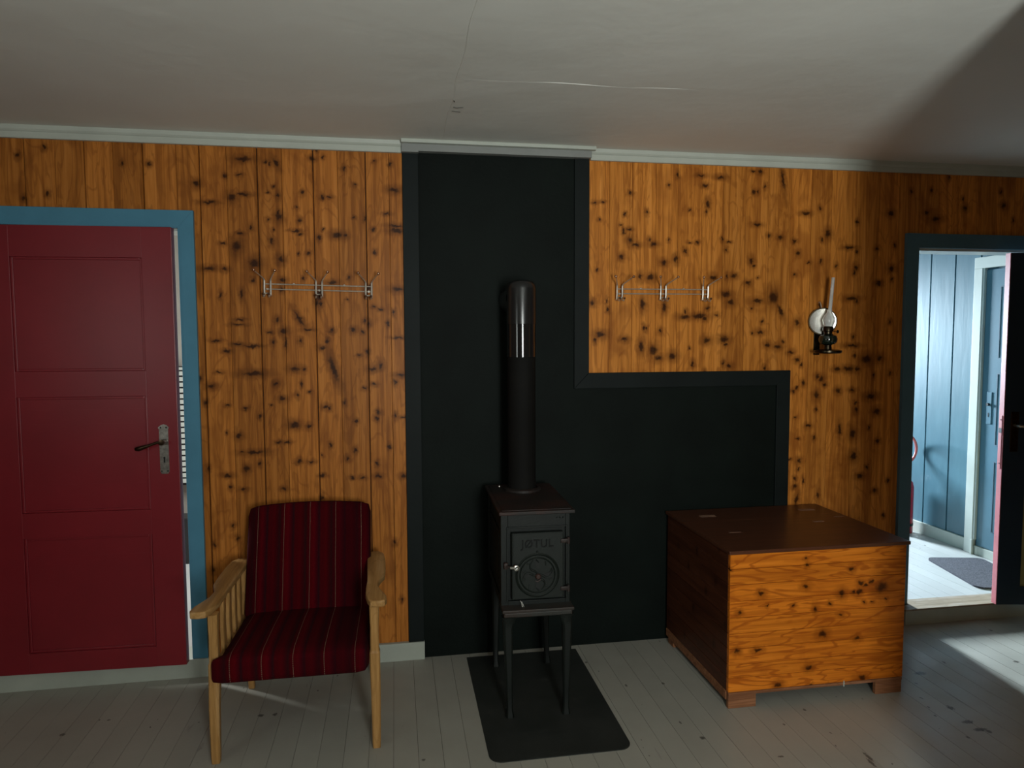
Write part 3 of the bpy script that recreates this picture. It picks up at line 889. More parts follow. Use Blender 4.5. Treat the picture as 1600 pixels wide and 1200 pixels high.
struct('lever_handle', bm, M_BRONZE, 'dark bronze lever', parent=door1, smooth=True)

# ------------------------------------------------------------------ open door leaf at the right edge
M_NAVY = painted('navy_door_paint', (0.012, 0.026, 0.042), 0.35, 0.15, 4.0, 0.1)
M_PINK = painted('pink_door_edge_paint', (0.52, 0.13, 0.15), 0.45, 0.12, 12.0, 0.2)
M_OLIVE = painted('mustard_panel_paint', (0.26, 0.22, 0.075), 0.45, 0.12, 4.0, 0.1)
F = Vector((3.056, -0.112, 0.0))
u = Vector((math.cos(R(10)), -math.sin(R(10)), 0))
lm = Matrix.Translation(F) @ Matrix.Rotation(-R(10), 4, 'Z')
W_, T_ = 0.80, 0.036
bm = new_bm()
z0, z1 = 0.090, 1.897
box(bm, 0.003, 0.12, 0, T_, z0, z1, 0.001)
box(bm, W_ - 0.12, W_, 0, T_, z0, z1, 0.001)
for a, b in ((z0, 0.185), (0.93, 1.06), (1.78, z1)):
    box(bm, 0.12, W_ - 0.12, 0.0004, T_ - 0.0004, a, b)
bm.transform(lm)
door3 = struct('door_3', bm, M_NAVY, 'open navy door leaf with a pink edge')
bm = new_bm()
box(bm, -0.0005, 0.003, 0.0005, T_ - 0.0005, z0, z1, 0.0008)
bm.transform(lm)
struct('door_edge', bm, M_PINK, 'pink painted leaf edge', parent=door3)
for a, b, nm in ((0.185, 0.93, M_OLIVE), (1.06, 1.78, M_NAVY)):
    bm = new_bm()
    box(bm, 0.119, W_ - 0.119, 0.010, T_ - 0.010, a - 0.001, b + 0.001)
    bm.transform(lm)
    struct('door_panel', bm, nm, 'mustard panel' if nm is M_OLIVE else None, parent=door3)
bm = new_bm()
box(bm, -0.0025, -0.0004, 0.010, T_ - 0.010, 0.80, 1.075, 0.0003)
bm.transform(lm)
mp = struct('mortise_plate', bm, M_PINK, parent=door3)
for nm, a, b, c_, d_ in (('latch_bolt', 0.008, T_ - 0.008, 0.985, 1.010), ('screw_head', 0.0155, 0.0205, 1.050, 1.055), ('screw_head', 0.0155, 0.0205, 0.825, 0.830)):
    bm = new_bm()
    box(bm, -0.004, -0.0026, a, b, c_, d_)
    bm.transform(lm)
    struct(nm, bm, M_BLK, parent=mp)
bm = new_bm()
box(bm, 0.035, 0.075, -0.003, -0.0003, 0.89, 1.095, 0.001)
bm.transform(lm)
hp = struct('lock_plate', bm, M_BRONZE, 'dark lock plate', parent=door3)
bm = new_bm()
tube(bm, [(0.055, -0.002, 1.026), (0.055, -0.04, 1.026), (0.07, -0.045, 1.025), (0.11, -0.045, 1.02), (0.16, -0.045, 1.015)], [0.008, 0.008, 0.007, 0.007, 0.008], 12)
bm.transform(lm)
struct('lever_handle', bm, M_STEEL, 'nickel lever', parent=door3, smooth=True)

# ------------------------------------------------------------------ hall doormat and fire extinguisher
def felt(name, c, sc=160):
    m = NT(name)
    co = m.coord()
    f = m.noise(co, sc, 3, 0.7)
    m.color(m.ramp(f, [(0.35, tuple(x * 0.5 for x in c)), (0.65, tuple(x * 1.3 for x in c))]))
    m.set(0.95, 0, 0.15)
    m.bump(f, 0.6, 0.004)
    return m.m


def rounded(x0, x1, y0, y1, r, n=7, corners=(1, 1, 1, 1)):
    pts = []
    for i, (cx, cy, a0) in enumerate(((x0 + r, y0 + r, 180), (x1 - r, y0 + r, 270), (x1 - r, y1 - r, 0), (x0 + r, y1 - r, 90))):
        if corners[i]:
            for k in range(n + 1):
                a = R(a0 + 90 * k / n)
                pts.append((cx + r * math.cos(a), cy + r * math.sin(a)))
        else:
            pts.append(((x0, x1, x1, x0)[i], (y0, y0, y1, y1)[i]))
    return pts


bm = new_bm()
prism(bm, rounded(-0.17, 0.17, -0.265, 0.265, 0.045), 'z', 0.0, 0.010)
bm.transform(Matrix.Translation((3.392, 0.345, HZ + 0.0005)) @ Matrix.Rotation(R(-12), 4, 'Z'))
o = obj('doormat', bm, felt('grey_mat_pile', (0.085, 0.085, 0.10)))
tag(o, 'grey doormat with rounded corners on the white hall floor', 'doormat')

EX, EY = 3.573, 1.21
t = thing('fire_extinguisher', 'red fire extinguisher standing by the blue hall wall behind the doorway casing', 'fire extinguisher', (EX, EY, HZ))
M_FIRE = painted('extinguisher_red', (0.42, 0.012, 0.03), 0.25, 0.05)
bm = new_bm()
lathe(bm, [(0, 0.002), (0.062, 0.002), (0.066, 0.010), (0.066, 0.33), (0.058, 0.365), (0.035, 0.39), (0.018, 0.40), (0.018, 0.425), (0, 0.425)], (EX, EY, HZ), seg=32)
obj('cylinder_body', bm, M_FIRE, t, True)
bm = new_bm()
lathe(bm, [(0.0675, 0.0), (0.0675, 0.02), (0.0662, 0.02), (0.0662, 0.0)], (EX, EY, HZ + 0.055), seg=32, closed=True)
obj('label_band', bm, M_KEY, t, True)
bm = new_bm()
box(bm, EX - 0.022, EX + 0.022, EY - 0.02, EY + 0.02, HZ + 0.4255, HZ + 0.465, 0.005)
box(bm, EX - 0.11, EX + 0.02, EY - 0.010, EY + 0.010, HZ + 0.466, HZ + 0.476, 0.003)
box(bm, EX - 0.11, EX + 0.0, EY - 0.010, EY + 0.010, HZ + 0.496, HZ + 0.506, 0.003)
box(bm, EX - 0.0, EX + 0.02, EY - 0.010, EY + 0.010, HZ + 0.466, HZ + 0.506, 0.003)
obj('valve_handle', bm, M_BLK, t)
bm = new_bm()
pts = []
for k in range(17):
    a = R(-100 + 200 * k / 16)
    pts.append((EX + 0.00 + 0.085 * math.cos(a), EY - 0.01, HZ + 0.60 + 0.10 * math.sin(a)))
tube(bm, [(EX, EY - 0.012, HZ + 0.46), (EX - 0.03, EY - 0.012, HZ + 0.485)] + pts + [(EX - 0.07, EY - 0.01, HZ + 0.68), (EX - 0.09, EY - 0.01, HZ + 0.60)], 0.009, 10)
obj('hose', bm, painted('pink_red_hose', (0.62, 0.13, 0.12), 0.4), t, True)

# ------------------------------------------------------------------ stove floor plate
def stove_iron(name, c, rough, rust=0.0, rustc=(0.035, 0.018, 0.012)):
    m = NT(name)
    co = m.coord()
    f = m.noise(co, 14, 5, 0.65)
    col = m.ramp(f, [(0.3, tuple(x * 0.7 for x in c)), (0.7, c)])
    if rust:
        col = m.mix(m.rng(m.noise(co, 9, 4, 0.6), 0.42, 0.62, 0, rust), col, rustc)
    m.color(col)
    m.set(rough, 0.0, 0.3)
    m.bump(m.noise(co, 120, 3, 0.6), 0.35, 0.0015)
    return m.m


m = NT('floor_plate_iron')
co = m.coord()
cc = m.ramp(m.noise(co, 5, 5, 0.65), [(0.35, (0.014, 0.017, 0.015)), (0.65, (0.026, 0.029, 0.026))])
cc = m.mix(m.rng(m.noise(m.mapping(co, scale=(9, 12, 1)), 1.0, 4, 0.6), 0.60, 0.78, 0, 0.45), cc, (0.075, 0.075, 0.065))
m.color(cc)
m.set(0.55)
m.bump(m.noise(co, 90, 3), 0.2, 0.001)
bm = new_bm()
prism(bm, rounded(0.308, 0.828, -0.862, -0.045, 0.045, corners=(1, 1, 0, 0)), 'z', 0.0006, 0.0036)
o = obj('stove_floor_plate', bm, m.m)
tag(o, 'black sheet floor plate with rounded front corners under the stove', 'floor plate')

# ------------------------------------------------------------------ cast iron stove
M_IRON = stove_iron('cast_iron_green_black', (0.0055, 0.0085, 0.0065), 0.5)
M_IRONDOOR = stove_iron('cast_iron_door', (0.0085, 0.0125, 0.0095), 0.5)
M_TOP = stove_iron('rusty_top_plate', (0.022, 0.018, 0.016), 0.5, 0.85, (0.04, 0.019, 0.015))
M_SOOT = painted('soot_black', (0.004, 0.005, 0.004), 0.7)
SX = 0.535
st = thing('wood_stove', 'small black cast iron wood stove on tall legs in front of the black panel', 'stove', (SX, -0.35, 0.0038))
# firebox: front frame, side plates with relief, back
sx0, sx1, sy0, sy1, sb, stp = 0.400, 0.674, -0.548, -0.105, 0.430, 0.803
bm = new_bm()
box(bm, sx0 + 0.006, sx1 - 0.006, sy0 + 0.012, sy1, sb, stp - 0.002, 0.003)
for sx, d in ((sx0, 1), (sx1, -1)):
    a, b = (sx, sx + 0.006) if d > 0 else (sx - 0.006, sx)
    for y0_, y1_, za, zb in ((sy0 + 0.012, sy0 + 0.045, sb, stp - 0.003), (sy1 - 0.035, sy1, sb, stp - 0.003),
                             (sy0 + 0.045, sy1 - 0.035, sb, sb + 0.03), (sy0 + 0.045, sy1 - 0.035, stp - 0.033, stp - 0.003)):
        box(bm, a, b, y0_, y1_, za, zb, 0.001)
    # raised ornament field
    box(bm, a + 0.001 * d, b, sy0 + 0.085, sy1 - 0.075, sb + 0.08, stp - 0.085, 0.004)
obj('firebox', bm, M_IRON, st)
# front frame round the door opening
bm = new_bm()
dx0, dx1, dz0, dz1 = 0.440, 0.645, 0.463, 0.727
ox0, ox1, oz0, oz1 = 0.428, 0.657, 0.452, 0.742
for a, b, c_, d_ in ((sx0, ox0, sb, stp - 0.002), (ox1, sx1, sb, stp - 0.002), (ox0, ox1, sb, oz0), (ox0, ox1, oz1, stp - 0.002)):
    box(bm, a, b, sy0, sy0 + 0.0125, c_, d_, 0.0012)
for a, b, c_, d_ in ((ox0 - 0.006, ox0, oz0, oz1 + 0.006), (ox1, ox1 + 0.006, oz0, oz1 + 0.006), (ox0, ox1, oz1, oz1 + 0.006)):
    box(bm, a, b, sy0 - 0.005, sy0 + 0.001, c_, d_, 0.001)
for k in range(3):
    ball(bm, (0.622 + k * 0.012, sy0 - 0.0005, 0.778), 0.003, 8)
obj('front_frame', bm, M_IRON, st)
# top plate with flange and a ring for the pipe
bm = new_bm()
box(bm, 0.388, 0.686, -0.592, -0.088, 0.8035, 0.817, 0.003)
box(bm, 0.402, 0.672, -0.575, -0.10, 0.817, 0.820, 0.0012)
lathe(bm, [(0.066, 0.0), (0.080, 0.0), (0.080, 0.010), (0.066, 0.014)], (0.540, -0.215, 0.8195), seg=36, closed=True)
obj('top_plate', bm, M_TOP, st)
# ash ledge
bm = new_bm()
box(bm, 0.398, 0.680, -0.606, -0.512, 0.425, 0.437, 0.003)
box(bm, 0.404, 0.674, -0.600, -0.512, 0.405, 0.4255, 0.005)
obj('ash_ledge', bm, stove_iron('ledge_iron', (0.035, 0.035, 0.030), 0.5, 0.6), st)
# bottom box above the legs
bm = new_bm()
box(bm, 0.412, 0.664, -0.50, -0.115, 0.398, 0.430, 0.004)
obj('bottom_plate', bm, M_IRON, st)
# door
bm = new_bm()
box(bm, dx0, dx1, -0.566, sy0 + 0.004, dz0, dz1, 0.003)
for a, b, c_, d_ in ((dx0 + 0.002, dx0 + 0.008, dz0, dz1), (dx0 + 0.008, dx1, dz1 - 0.006, dz1)):
    box(bm, a, b, -0.5695, -0.565, c_ + 0.002, d_ - 0.001, 0.001)
sd = obj('fire_door', bm, M_IRONDOOR, st)
cx, cz, fy_ = 0.541, 0.558, -0.566
bm = new_bm()
lathe(bm, [(0.078, 0), (0.083, 0.004), (0.088, 0)], (cx, fy_, cz), (0, -1, 0), 48)
lathe(bm, [(0.066, 0), (0.069, 0.003), (0.072, 0)], (cx, fy_, cz), (0, -1, 0), 48)
obj('vent_ring', bm, M_IRONDOOR, sd, True)
# air slots behind the rosette and the curved rosette arms
for k in range(4):
    bm = new_bm()
    a0 = R(90 + 90 * k)
    poly = []
    for q in range(7):
        a = a0 - 0.18 + 0.36 * q / 6
        poly.append((cx + 0.058 * math.cos(a), cz + 0.058 * math.sin(a)))
    for q in range(7):
        a = a0 + 0.18 - 0.36 * q / 6
        poly.append((cx + 0.026 * math.cos(a), cz + 0.026 * math.sin(a)))
    prism(bm, poly, 'y', fy_ - 0.0012, fy_ - 0.0002)
    obj('air_slot', bm, M_SOOT, sd)
bm = new_bm()
for k in range(4):
    pts, rr = [], []
    for q in range(9):
        rad = 0.008 + 0.054 * q / 8
        a = R(15 + 90 * k) + 0.55 * math.sin(math.pi * q / 8) * (1 if k % 2 else -1)
        pts.append((cx + rad * math.cos(a), fy_ - 0.003, cz + rad * math.sin(a)))
        rr.append(0.0042 - 0.0022 * abs(q - 3) / 5)
    tube(bm, pts, rr, 8)
for k in range(10):
    a = R(36 * k + 12)
    tube(bm, [(cx + 0.050 * math.cos(a), fy_ - 0.001, cz + 0.050 * math.sin(a)), (cx + 0.062 * math.cos(a + 0.2), fy_ - 0.002, cz + 0.062 * math.sin(a + 0.2))], [0.002, 0.003], 6)
ball(bm, (cx, fy_ - 0.001, cz + 0.093), 0.004, 8)
box(bm, cx - 0.005, cx + 0.005, fy_ - 0.003, fy_, cz + 0.088, cz + 0.091, 0.001)
obj('vent_rosette', bm, M_IRONDOOR, sd, True)
bm = new_bm()
lathe(bm, [(0, 0.014), (0.008, 0.013), (0.012, 0.007), (0.009, 0.0), (0, 0.0)], (cx + 0.002, fy_ - 0.001, cz - 0.004), (0, -1, 0), 20)
tube(bm, [(cx - 0.010, fy_ - 0.008, cz - 0.020), (cx, fy_ - 0.010, cz - 0.023), (cx + 0.012, fy_ - 0.008, cz - 0.016)], 0.0022, 8)
obj('vent_knob', bm, stove_iron('rusty_knob', (0.05, 0.025, 0.02), 0.4, 0.7), sd, True)
# raised lettering on the door
cu = bpy.data.curves.new('lettering', 'FONT')
cu.body = 'J\u00d8TUL'
cu.size = 0.044
cu.extrude = 0.0016
cu.bevel_depth = 0.0004
cu.space_character = 1.12
cu.align_x = 'CENTER'
tmp = bpy.data.objects.new('tmp', cu)
COL.objects.link(tmp)
bpy.context.view_layer.update()
me = bpy.data.meshes.new_from_object(tmp.evaluated_get(bpy.context.evaluated_depsgraph_get()))
bm = new_bm()
bm.from_mesh(me)
bpy.data.objects.remove(tmp)
bm.transform(Matrix.Translation((0.541, fy_ - 0.0016, 0.668)) @ Matrix.Rotation(R(90), 4, 'X') @ Matrix.Diagonal((0.92, 1.0, 1.0, 1)))
obj('lettering', bm, stove_iron('letter_iron', (0.003, 0.004, 0.0035), 0.7), sd)
# hinges
for hz in (0.690, 0.500):
    bm = new_bm()
    box(bm, dx1 - 0.012, dx1 + 0.022, -0.572, -0.5615, hz - 0.008, hz + 0.008, 0.002)
    tube(bm, [(dx1 + 0.020, -0.566, hz - 0.013), (dx1 + 0.020, -0.566, hz + 0.013)], 0.0062, 12)
    obj('hinge', bm, M_TOP, st, True)
# latch: arm with a bright ring knob
bm = new_bm()
tube(bm, [(0.418, -0.562, 0.597), (0.432, -0.573, 0.597), (0.450, -0.580, 0.596)], 0.0045, 10)
box(bm, 0.410, 0.426, -0.566, -0.546, 0.585, 0.610, 0.003)
la = obj('latch', bm, M_TOP, st, True)
bm = new_bm()
lathe(bm, [(0.006, 0), (0.011, 0.001), (0.013, 0.006), (0.011, 0.011), (0.006, 0.012)], (0.455, -0.576, 0.596), (0.1, -1, 0), 20)
tube(bm, [(0.432, -0.579, 0.596), (0.450, -0.583, 0.596)], [0.0055, 0.0075], 12)
obj('latch_knob', bm, metal('bright_steel_knob', (0.7, 0.68, 0.62), 0.28), la, True)
# small wire hook on the ledge
bm = new_bm()
tube(bm, [(0.480, -0.575, 0.4375), (0.476, -0.572, 0.455), (0.472, -0.571, 0.462)], 0.0014, 6)
tube(bm, [(0.486, -0.575, 0.4375), (0.478, -0.572, 0.458)], 0.0014, 6)
obj('wire_hook', bm, metal('wire', (0.35, 0.34, 0.3), 0.4), st, True)
# four slender curved legs
for (xt, xb, yt, yb, sgn) in ((0.420, 0.428, -0.583, -0.580, 1), (0.656, 0.650, -0.583, -0.585, -1), (0.430, 0.425, -0.135, -0.150, 1), (0.650, 0.661, -0.135, -0.150, -1)):
    bm = new_bm()
    prof = [(0.0006, 0.016, 0.016), (0.012, 0.015, 0.015), (0.030, 0.011, 0.011), (0.10, 0.012, 0.011), (0.25, 0.016, 0.014), (0.36, 0.019, 0.016), (0.392, 0.024, 0.018), (0.4045, 0.030, 0.020)]
    rings = []
    for (z, wx, wy) in prof:
        f = z / 0.405
        cx_ = xb + (xt - xb) * f
        cy_ = yb + (yt - yb) * f
        if z > 0.38:
            cx_ += sgn * 0.006
        rings.append([bm.verts.new((cx_ + a * wx, cy_ + b * wy, z + 0.0035)) for a, b in ((-1, -0.6), (-0.6, -1), (0.6, -1), (1, -0.6), (1, 0.6), (0.6, 1), (-0.6, 1), (-1, 0.6))])
    fs = []
    for A, B in zip(rings[:-1], rings[1:]):
        for k in range(8):
            fs.append(bm.faces.new((A[k], A[(k + 1) % 8], B[(k + 1) % 8], B[k])))
    fs.append(bm.faces.new(rings[0][::-1]))
    fs.append(bm.faces.new(rings[-1]))
    bmesh.ops.recalc_face_normals(bm, faces=fs)
    obj('leg', bm, M_IRON, st, True)
# white scratch on the side plate
st.rotation_euler = (0, 0, R(-1.2))

# ------------------------------------------------------------------ flue pipe
PX, PY, PR = 0.540, -0.215, 0.0605
M_PMATT = painted('matt_black_pipe', (0.0065, 0.0062, 0.0055), 0.75, 0.2, 5.0, 0.15, 0.12)
M_PGLOSS = painted('gloss_black_sleeve', (0.010, 0.010, 0.010), 0.10, 0.05, 5.0, 0.0, 0.8)
M_PSATIN = painted('satin_black_elbow', (0.012, 0.012, 0.012), 0.24, 0.05, 5.0, 0.0, 0.6)
fp = thing('flue_pipe', 'black flue pipe rising from the stove and turning into the black wall', 'stove pipe', (PX, PY, 0.835))
bm = new_bm()
lathe(bm, [(PR, 0.8215), (PR, 1.41)], (PX, PY, 0), seg=48)
lathe(bm, [(PR - 0.002, 1.41), (PR - 0.002, 0.8215)], (PX, PY, 0), seg=48)
obj('lower_pipe', bm, M_PMATT, fp, True)
bm = new_bm()
lathe(bm, [(PR - 0.001, 1.400), (PR + 0.0015, 1.400), (PR + 0.0015, 1.540), (PR - 0.001, 1.540)], (PX, PY, 0), seg=48)
obj('gloss_sleeve', bm, M_PGLOSS, fp, True)
# elbow: upright drum with a rounded top and the stub that enters the wall
bm = new_bm()
r_ = PR + 0.003
lathe(bm, [(r_ - 0.003, 1.540), (r_, 1.541), (r_, 1.692), (r_ - 0.003, 1.708), (r_ - 0.012, 1.720), (r_ - 0.026, 1.727), (0.0, 1.730)], (PX, PY, 0), seg=48)
lathe(bm, [(0.066, 0.0), (0.067, 0.10), (0.068, 0.212)], (PX, PY, 1.652), (0, 1, 0), 48)
obj('elbow', bm, M_PSATIN, fp, True)
bm = new_bm()
lathe(bm, [(0, 0.006), (0.005, 0.005), (0.006, 0)], (0.4465, -0.145, 0.8205), (0, 0, 1), 12)
o = obj('top_rivet', bm, metal('rivet', (0.5, 0.48, 0.44), 0.35), st, True)

# ------------------------------------------------------------------ wooden chest
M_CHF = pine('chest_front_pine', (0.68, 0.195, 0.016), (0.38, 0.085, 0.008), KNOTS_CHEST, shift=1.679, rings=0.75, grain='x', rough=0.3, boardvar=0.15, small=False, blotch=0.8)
M_CHS = pine('chest_side_dark', (0.085, 0.026, 0.011), (0.035, 0.011, 0.006), grain='y', rough=0.34, boardvar=0.2, small=True, axis='x', blotch=0.8)  # sides coloured much darker than the front boards
M_CHB = pine('chest_base_wood', (0.30, 0.13, 0.06), (0.13, 0.05, 0.025), grain='x', rough=0.6, boardvar=0.1, small=False)


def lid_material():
    m = NT('chest_lid_dark')  # lid coloured much darker than the front boards
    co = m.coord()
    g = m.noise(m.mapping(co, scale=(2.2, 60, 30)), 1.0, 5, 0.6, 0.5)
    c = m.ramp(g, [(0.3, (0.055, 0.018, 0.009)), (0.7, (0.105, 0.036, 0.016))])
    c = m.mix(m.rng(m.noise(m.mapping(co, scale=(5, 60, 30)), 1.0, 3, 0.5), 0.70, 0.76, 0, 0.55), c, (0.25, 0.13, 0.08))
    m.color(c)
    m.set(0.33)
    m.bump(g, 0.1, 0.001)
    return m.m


CX0, CX1, CY0, CY1 = 1.290, 2.068, -0.668, -0.030
ch = thing('wooden_chest', 'large brown varnished wooden chest with a flat lid beside the right doorway', 'chest', ((CX0 + CX1) / 2, (CY0 + CY1) / 2, 0.0))
bm = new_bm()
seams = [0.074, 0.124, 0.178, 0.244, 0.305, 0.370, 0.436, 0.503, 0.567, 0.627]
seams = [0.066] + seams[1:]
for a, b in zip(seams[:-1], seams[1:]):
    box(bm, CX0 + 0.001, CX1 - 0.001, CY0, CY0 + 0.018, a + 0.0006, b - 0.0006, 0.0014, 1)
obj('front_board', bm, M_CHF, ch)
for nm, xa, xb in (('side_board', CX0, CX0 + 0.018), ('side_board', CX1 - 0.018, CX1)):
    bm = new_bm()
    for a, b in zip(seams[:-1], seams[1:]):
        box(bm, xa, xb, CY0 + 0.0185, CY1, a + 0.0006, b - 0.0006, 0.0014, 1)
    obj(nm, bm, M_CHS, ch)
bm = new_bm()
box(bm, CX0 + 0.019, CX1 - 0.019, CY1 - 0.018, CY1, 0.066, 0.626)
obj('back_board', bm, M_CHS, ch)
bm = new_bm()
box(bm, CX0 + 0.019, CX1 - 0.019, CY0 + 0.019, CY1 - 0.019, 0.070, 0.085)
obj('bottom_board', bm, M_CHS, ch)
bm = new_bm()
box(bm, CX0 - 0.008, CX1 + 0.010, CY0 - 0.010, CY1 + 0.008, 0.628, 0.6425, 0.002)
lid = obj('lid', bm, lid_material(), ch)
M_WORN = painted('worn_pale_patch', (0.26, 0.15, 0.10), 0.6, 0.2, 30)
for (xa, xb, ya, yb) in ((1.40, 1.475, -0.165, -0.135), (1.925, 2.00, -0.135, -0.108), (1.865, 1.915, -0.335, -0.322), (1.405, 1.46, -0.43, -0.424), (2.01, 2.06, -0.27, -0.265)):
    bm = new_bm()
    box(bm, xa, xb, ya, yb, 0.6424, 0.6430)
    obj('worn_patch', bm, M_WORN, lid)
# base strip and feet
bm = new_bm()
box(bm, CX0 + 0.001, CX1 - 0.004, CY0 - 0.002, CY0 + 0.018, 0.054, 0.0655, 0.001)
box(bm, CX0 - 0.002, CX0 + 0.016, CY0 + 0.0185, CY1, 0.030, 0.0655, 0.001)
box(bm, CX1 - 0.016, CX1, CY0 + 0.0185, CY1, 0.030, 0.0655, 0.001)
obj('base_strip', bm, M_CHB, ch)
for xa, xb in ((CX0 + 0.001, CX0 + 0.120), (CX1 - 0.125, CX1 - 0.005)):
    for ya, yb in ((CY0 - 0.001, CY0 + 0.017), (CY1 - 0.08, CY1 - 0.02)):
        bm = new_bm()
        box(bm, xa, xb, ya, yb, 0.0006, 0.0535 if ya < -0.5 else 0.0295, 0.002)
        obj('foot', bm, M_CHB, ch)
# a small white paint fleck on the lower edge
bm = new_bm()
box(bm, 1.795, 1.799, CY0 - 0.0028, CY0 - 0.002, 0.048, 0.073)
box(bm, 1.7935, 1.8015, CY0 - 0.0028, CY0 - 0.002, 0.060, 0.063)
obj('paint_fleck', bm, M_WHITE, ch)

# ------------------------------------------------------------------ armchair
def stripe_fabric():
    m = NT('red_striped_wool')
    co = m.coord()
    sep = m.n('ShaderNodeSeparateXYZ')
    m.l(co, sep.inputs[0])
    wob = m.math('MULTIPLY', m.math('SUBTRACT', m.noise(m.mapping(co, scale=(1, 4, 4)), 1.0, 2), 0.5), 0.010)
    # object origin is at the chair base: lines every 10.5 cm
    x = m.math('ADD', sep.outputs[0], wob)
    t_ = m.math('FRACT', m.math('MULTIPLY', m.math('ADD', x, 5.2995), 1 / 0.105))
    col = m.ramp(t_, [(0.0, (0.050, 0.0, 0.002)), (0.12, (0.062, 0.0, 0.002)), (0.22, (0.040, 0.0, 0.002)), (0.34, (0.022, 0.003, 0.004)),
                      (0.40, (0.042, 0.0, 0.002)), (0.56, (0.068, 0.0, 0.002)), (0.66, (0.080, 0.0, 0.003)), (0.78, (0.042, 0.0, 0.003)), (0.86, (0.020, 0.003, 0.005)), (0.93, (0.052, 0.0, 0.002))])
    big = m.noise(m.mapping(co, scale=(9, 0.5, 0.5)), 1.0, 2)
    col = m.mix(m.rng(big, 0.45, 0.65, 0, 0.6), col, (0.024, 0.0, 0.002))
    line = m.math('LESS_THAN', m.math('ABSOLUTE', m.math('SUBTRACT', t_, 0.5)), 0.009)
    yz = m.math('ADD', sep.outputs[1], sep.outputs[2])
    yz2 = m.math('ADD', yz, m.math('MULTIPLY', sep.outputs[2], 0.23))
    dash = m.math('GREATER_THAN', m.math('FRACT', m.math('MULTIPLY', yz2, 110.0)), 0.35)
    col = m.mix(m.math('MULTIPLY', line, m.math('MULTIPLY', dash, 0.75)), col, (0.24, 0.16, 0.11))
    m.color(col)
    m.set(0.95, 0, 0.1)
    m.bump(m.noise(co, 420, 2), 0.5, 0.002)
    return m.m


M_FAB = stripe_fabric()
M_BIRCH = pine('birch_wood', (0.42, 0.225, 0.075), (0.26, 0.13, 0.04), grain='z', rough=0.38, boardvar=0.05, small=False, blotch=0.3)
M_BIRCHH = pine('birch_wood_arm', (0.42, 0.235, 0.085), (0.26, 0.13, 0.04), grain='y', rough=0.34, boardvar=0.05, small=False, blotch=0.3)
ac = thing('armchair', 'wooden armchair with red striped wool seat and back before the pine wall', 'armchair', (-0.366, -0.43, 0.0))


def soft_box(x0, x1, y0, y1, z0, z1, r, fn=None, nx=14, ny=12, nz=6, puff=0.0):
    bm = new_bm()
    bmesh.ops.create_cube(bm, size=2.0)
    bmesh.ops.subdivide_edges(bm, edges=bm.edges[:], cuts=11, use_grid_fill=True)
    sx, sy, sz = (x1 - x0) / 2, (y1 - y0) / 2, (z1 - z0) / 2
    for v in bm.verts:
        q = Vector((v.co.x * sx, v.co.y * sy, v.co.z * sz))
        a = Vector((max(-sx + r, min(sx - r, q.x)), max(-sy + r, min(sy - r, q.y)), max(-sz + r, min(sz - r, q.z))))
        d = q - a
        if d.length > 1e-9:
            d = d.normalized() * r
        q = a + d
        if puff and abs(v.co.z) > 0.999:
            q.z += math.copysign(puff, v.co.z) * (1 - v.co.x ** 2) * (1 - v.co.y ** 2)
        v.co = q + Vector(((x0 + x1) / 2, (y0 + y1) / 2, (z0 + z1) / 2))
    # finer grid near the rounded edges
    if fn:
        for v in bm.verts:
            v.co = fn(v.co)
    return bm


def remap(bm_, fn):
    for v in bm_.verts:
        v.co = fn(v.co)


def seat_fn(q):
    f = (q.y + 0.735) / 0.53
    q = q.copy()
    q.z -= 0.030 * f
    if q.x < -0.5 and q.y < -0.700:
        q.x -= 0.030 * min(1, (-0.700 - q.y) / 0.012)
    return q


bm = soft_box(-0.612, -0.107, -0.738, -0.21, 0.296, 0.400, 0.030, seat_fn, puff=0.012)
obj('seat_cushion', bm, M_FAB, ac, True)


def back_fn(q):
    # q built upright: x, y thickness, z height 0..0.5; leaned backwards
    a = R(20)
    z = q.z
    y = q.y
    q = Vector((q.x + (0.5 - z) * -0.0, y * math.cos(a) + z * math.sin(a), z * math.cos(a) - y * math.sin(a)))
    q.y += -0.280
    q.z += 0.330
    q.z += 0.016 * (1 - ((q.x + 0.366) / 0.25) ** 2) * (z / 0.5)
    return q


bm = soft_box(-0.617, -0.113, -0.030, 0.036, 0.0, 0.468, 0.027, back_fn)
obj('back_cushion', bm, M_FAB, ac, True)

# arms: plan outline of each, 24 mm thick
armR = [(-0.128, -0.150), (-0.105, -0.135), (-0.080, -0.138), (-0.060, -0.165), (-0.052, -0.235), (-0.050, -0.34), (-0.052, -0.430), (-0.066, -0.475), (-0.074, -0.510), (-0.072, -0.565),
        (-0.058, -0.615), (-0.044, -0.660), (-0.041, -0.700), (-0.048, -0.722), (-0.075, -0.729), (-0.098, -0.722), (-0.110, -0.69), (-0.118, -0.634), (-0.1195, -0.56), (-0.117, -0.484), (-0.122, -0.36), (-0.126, -0.25)]
armL = [(-0.746 - x_, y_) for x_, y_ in armR][::-1]
for pl in (armR, armL):
    bm = new_bm()
    prism(bm, pl, 'z', 0.531, 0.556)
    es = [e for e in bm.edges if abs(e.verts[0].co.z - e.verts[1].co.z) < 1e-6]
    bmesh.ops.bevel(bm, geom=es, offset=0.006, segments=3, profile=0.5, affect='EDGES')
    for v in bm.verts:                     # slight dip in the middle, rising to the front
        f = (v.co.y + 0.43) / 0.3
        v.co.z += 0.006 * f * f - 0.004
    obj('armrest', bm, M_BIRCHH, ac, True)


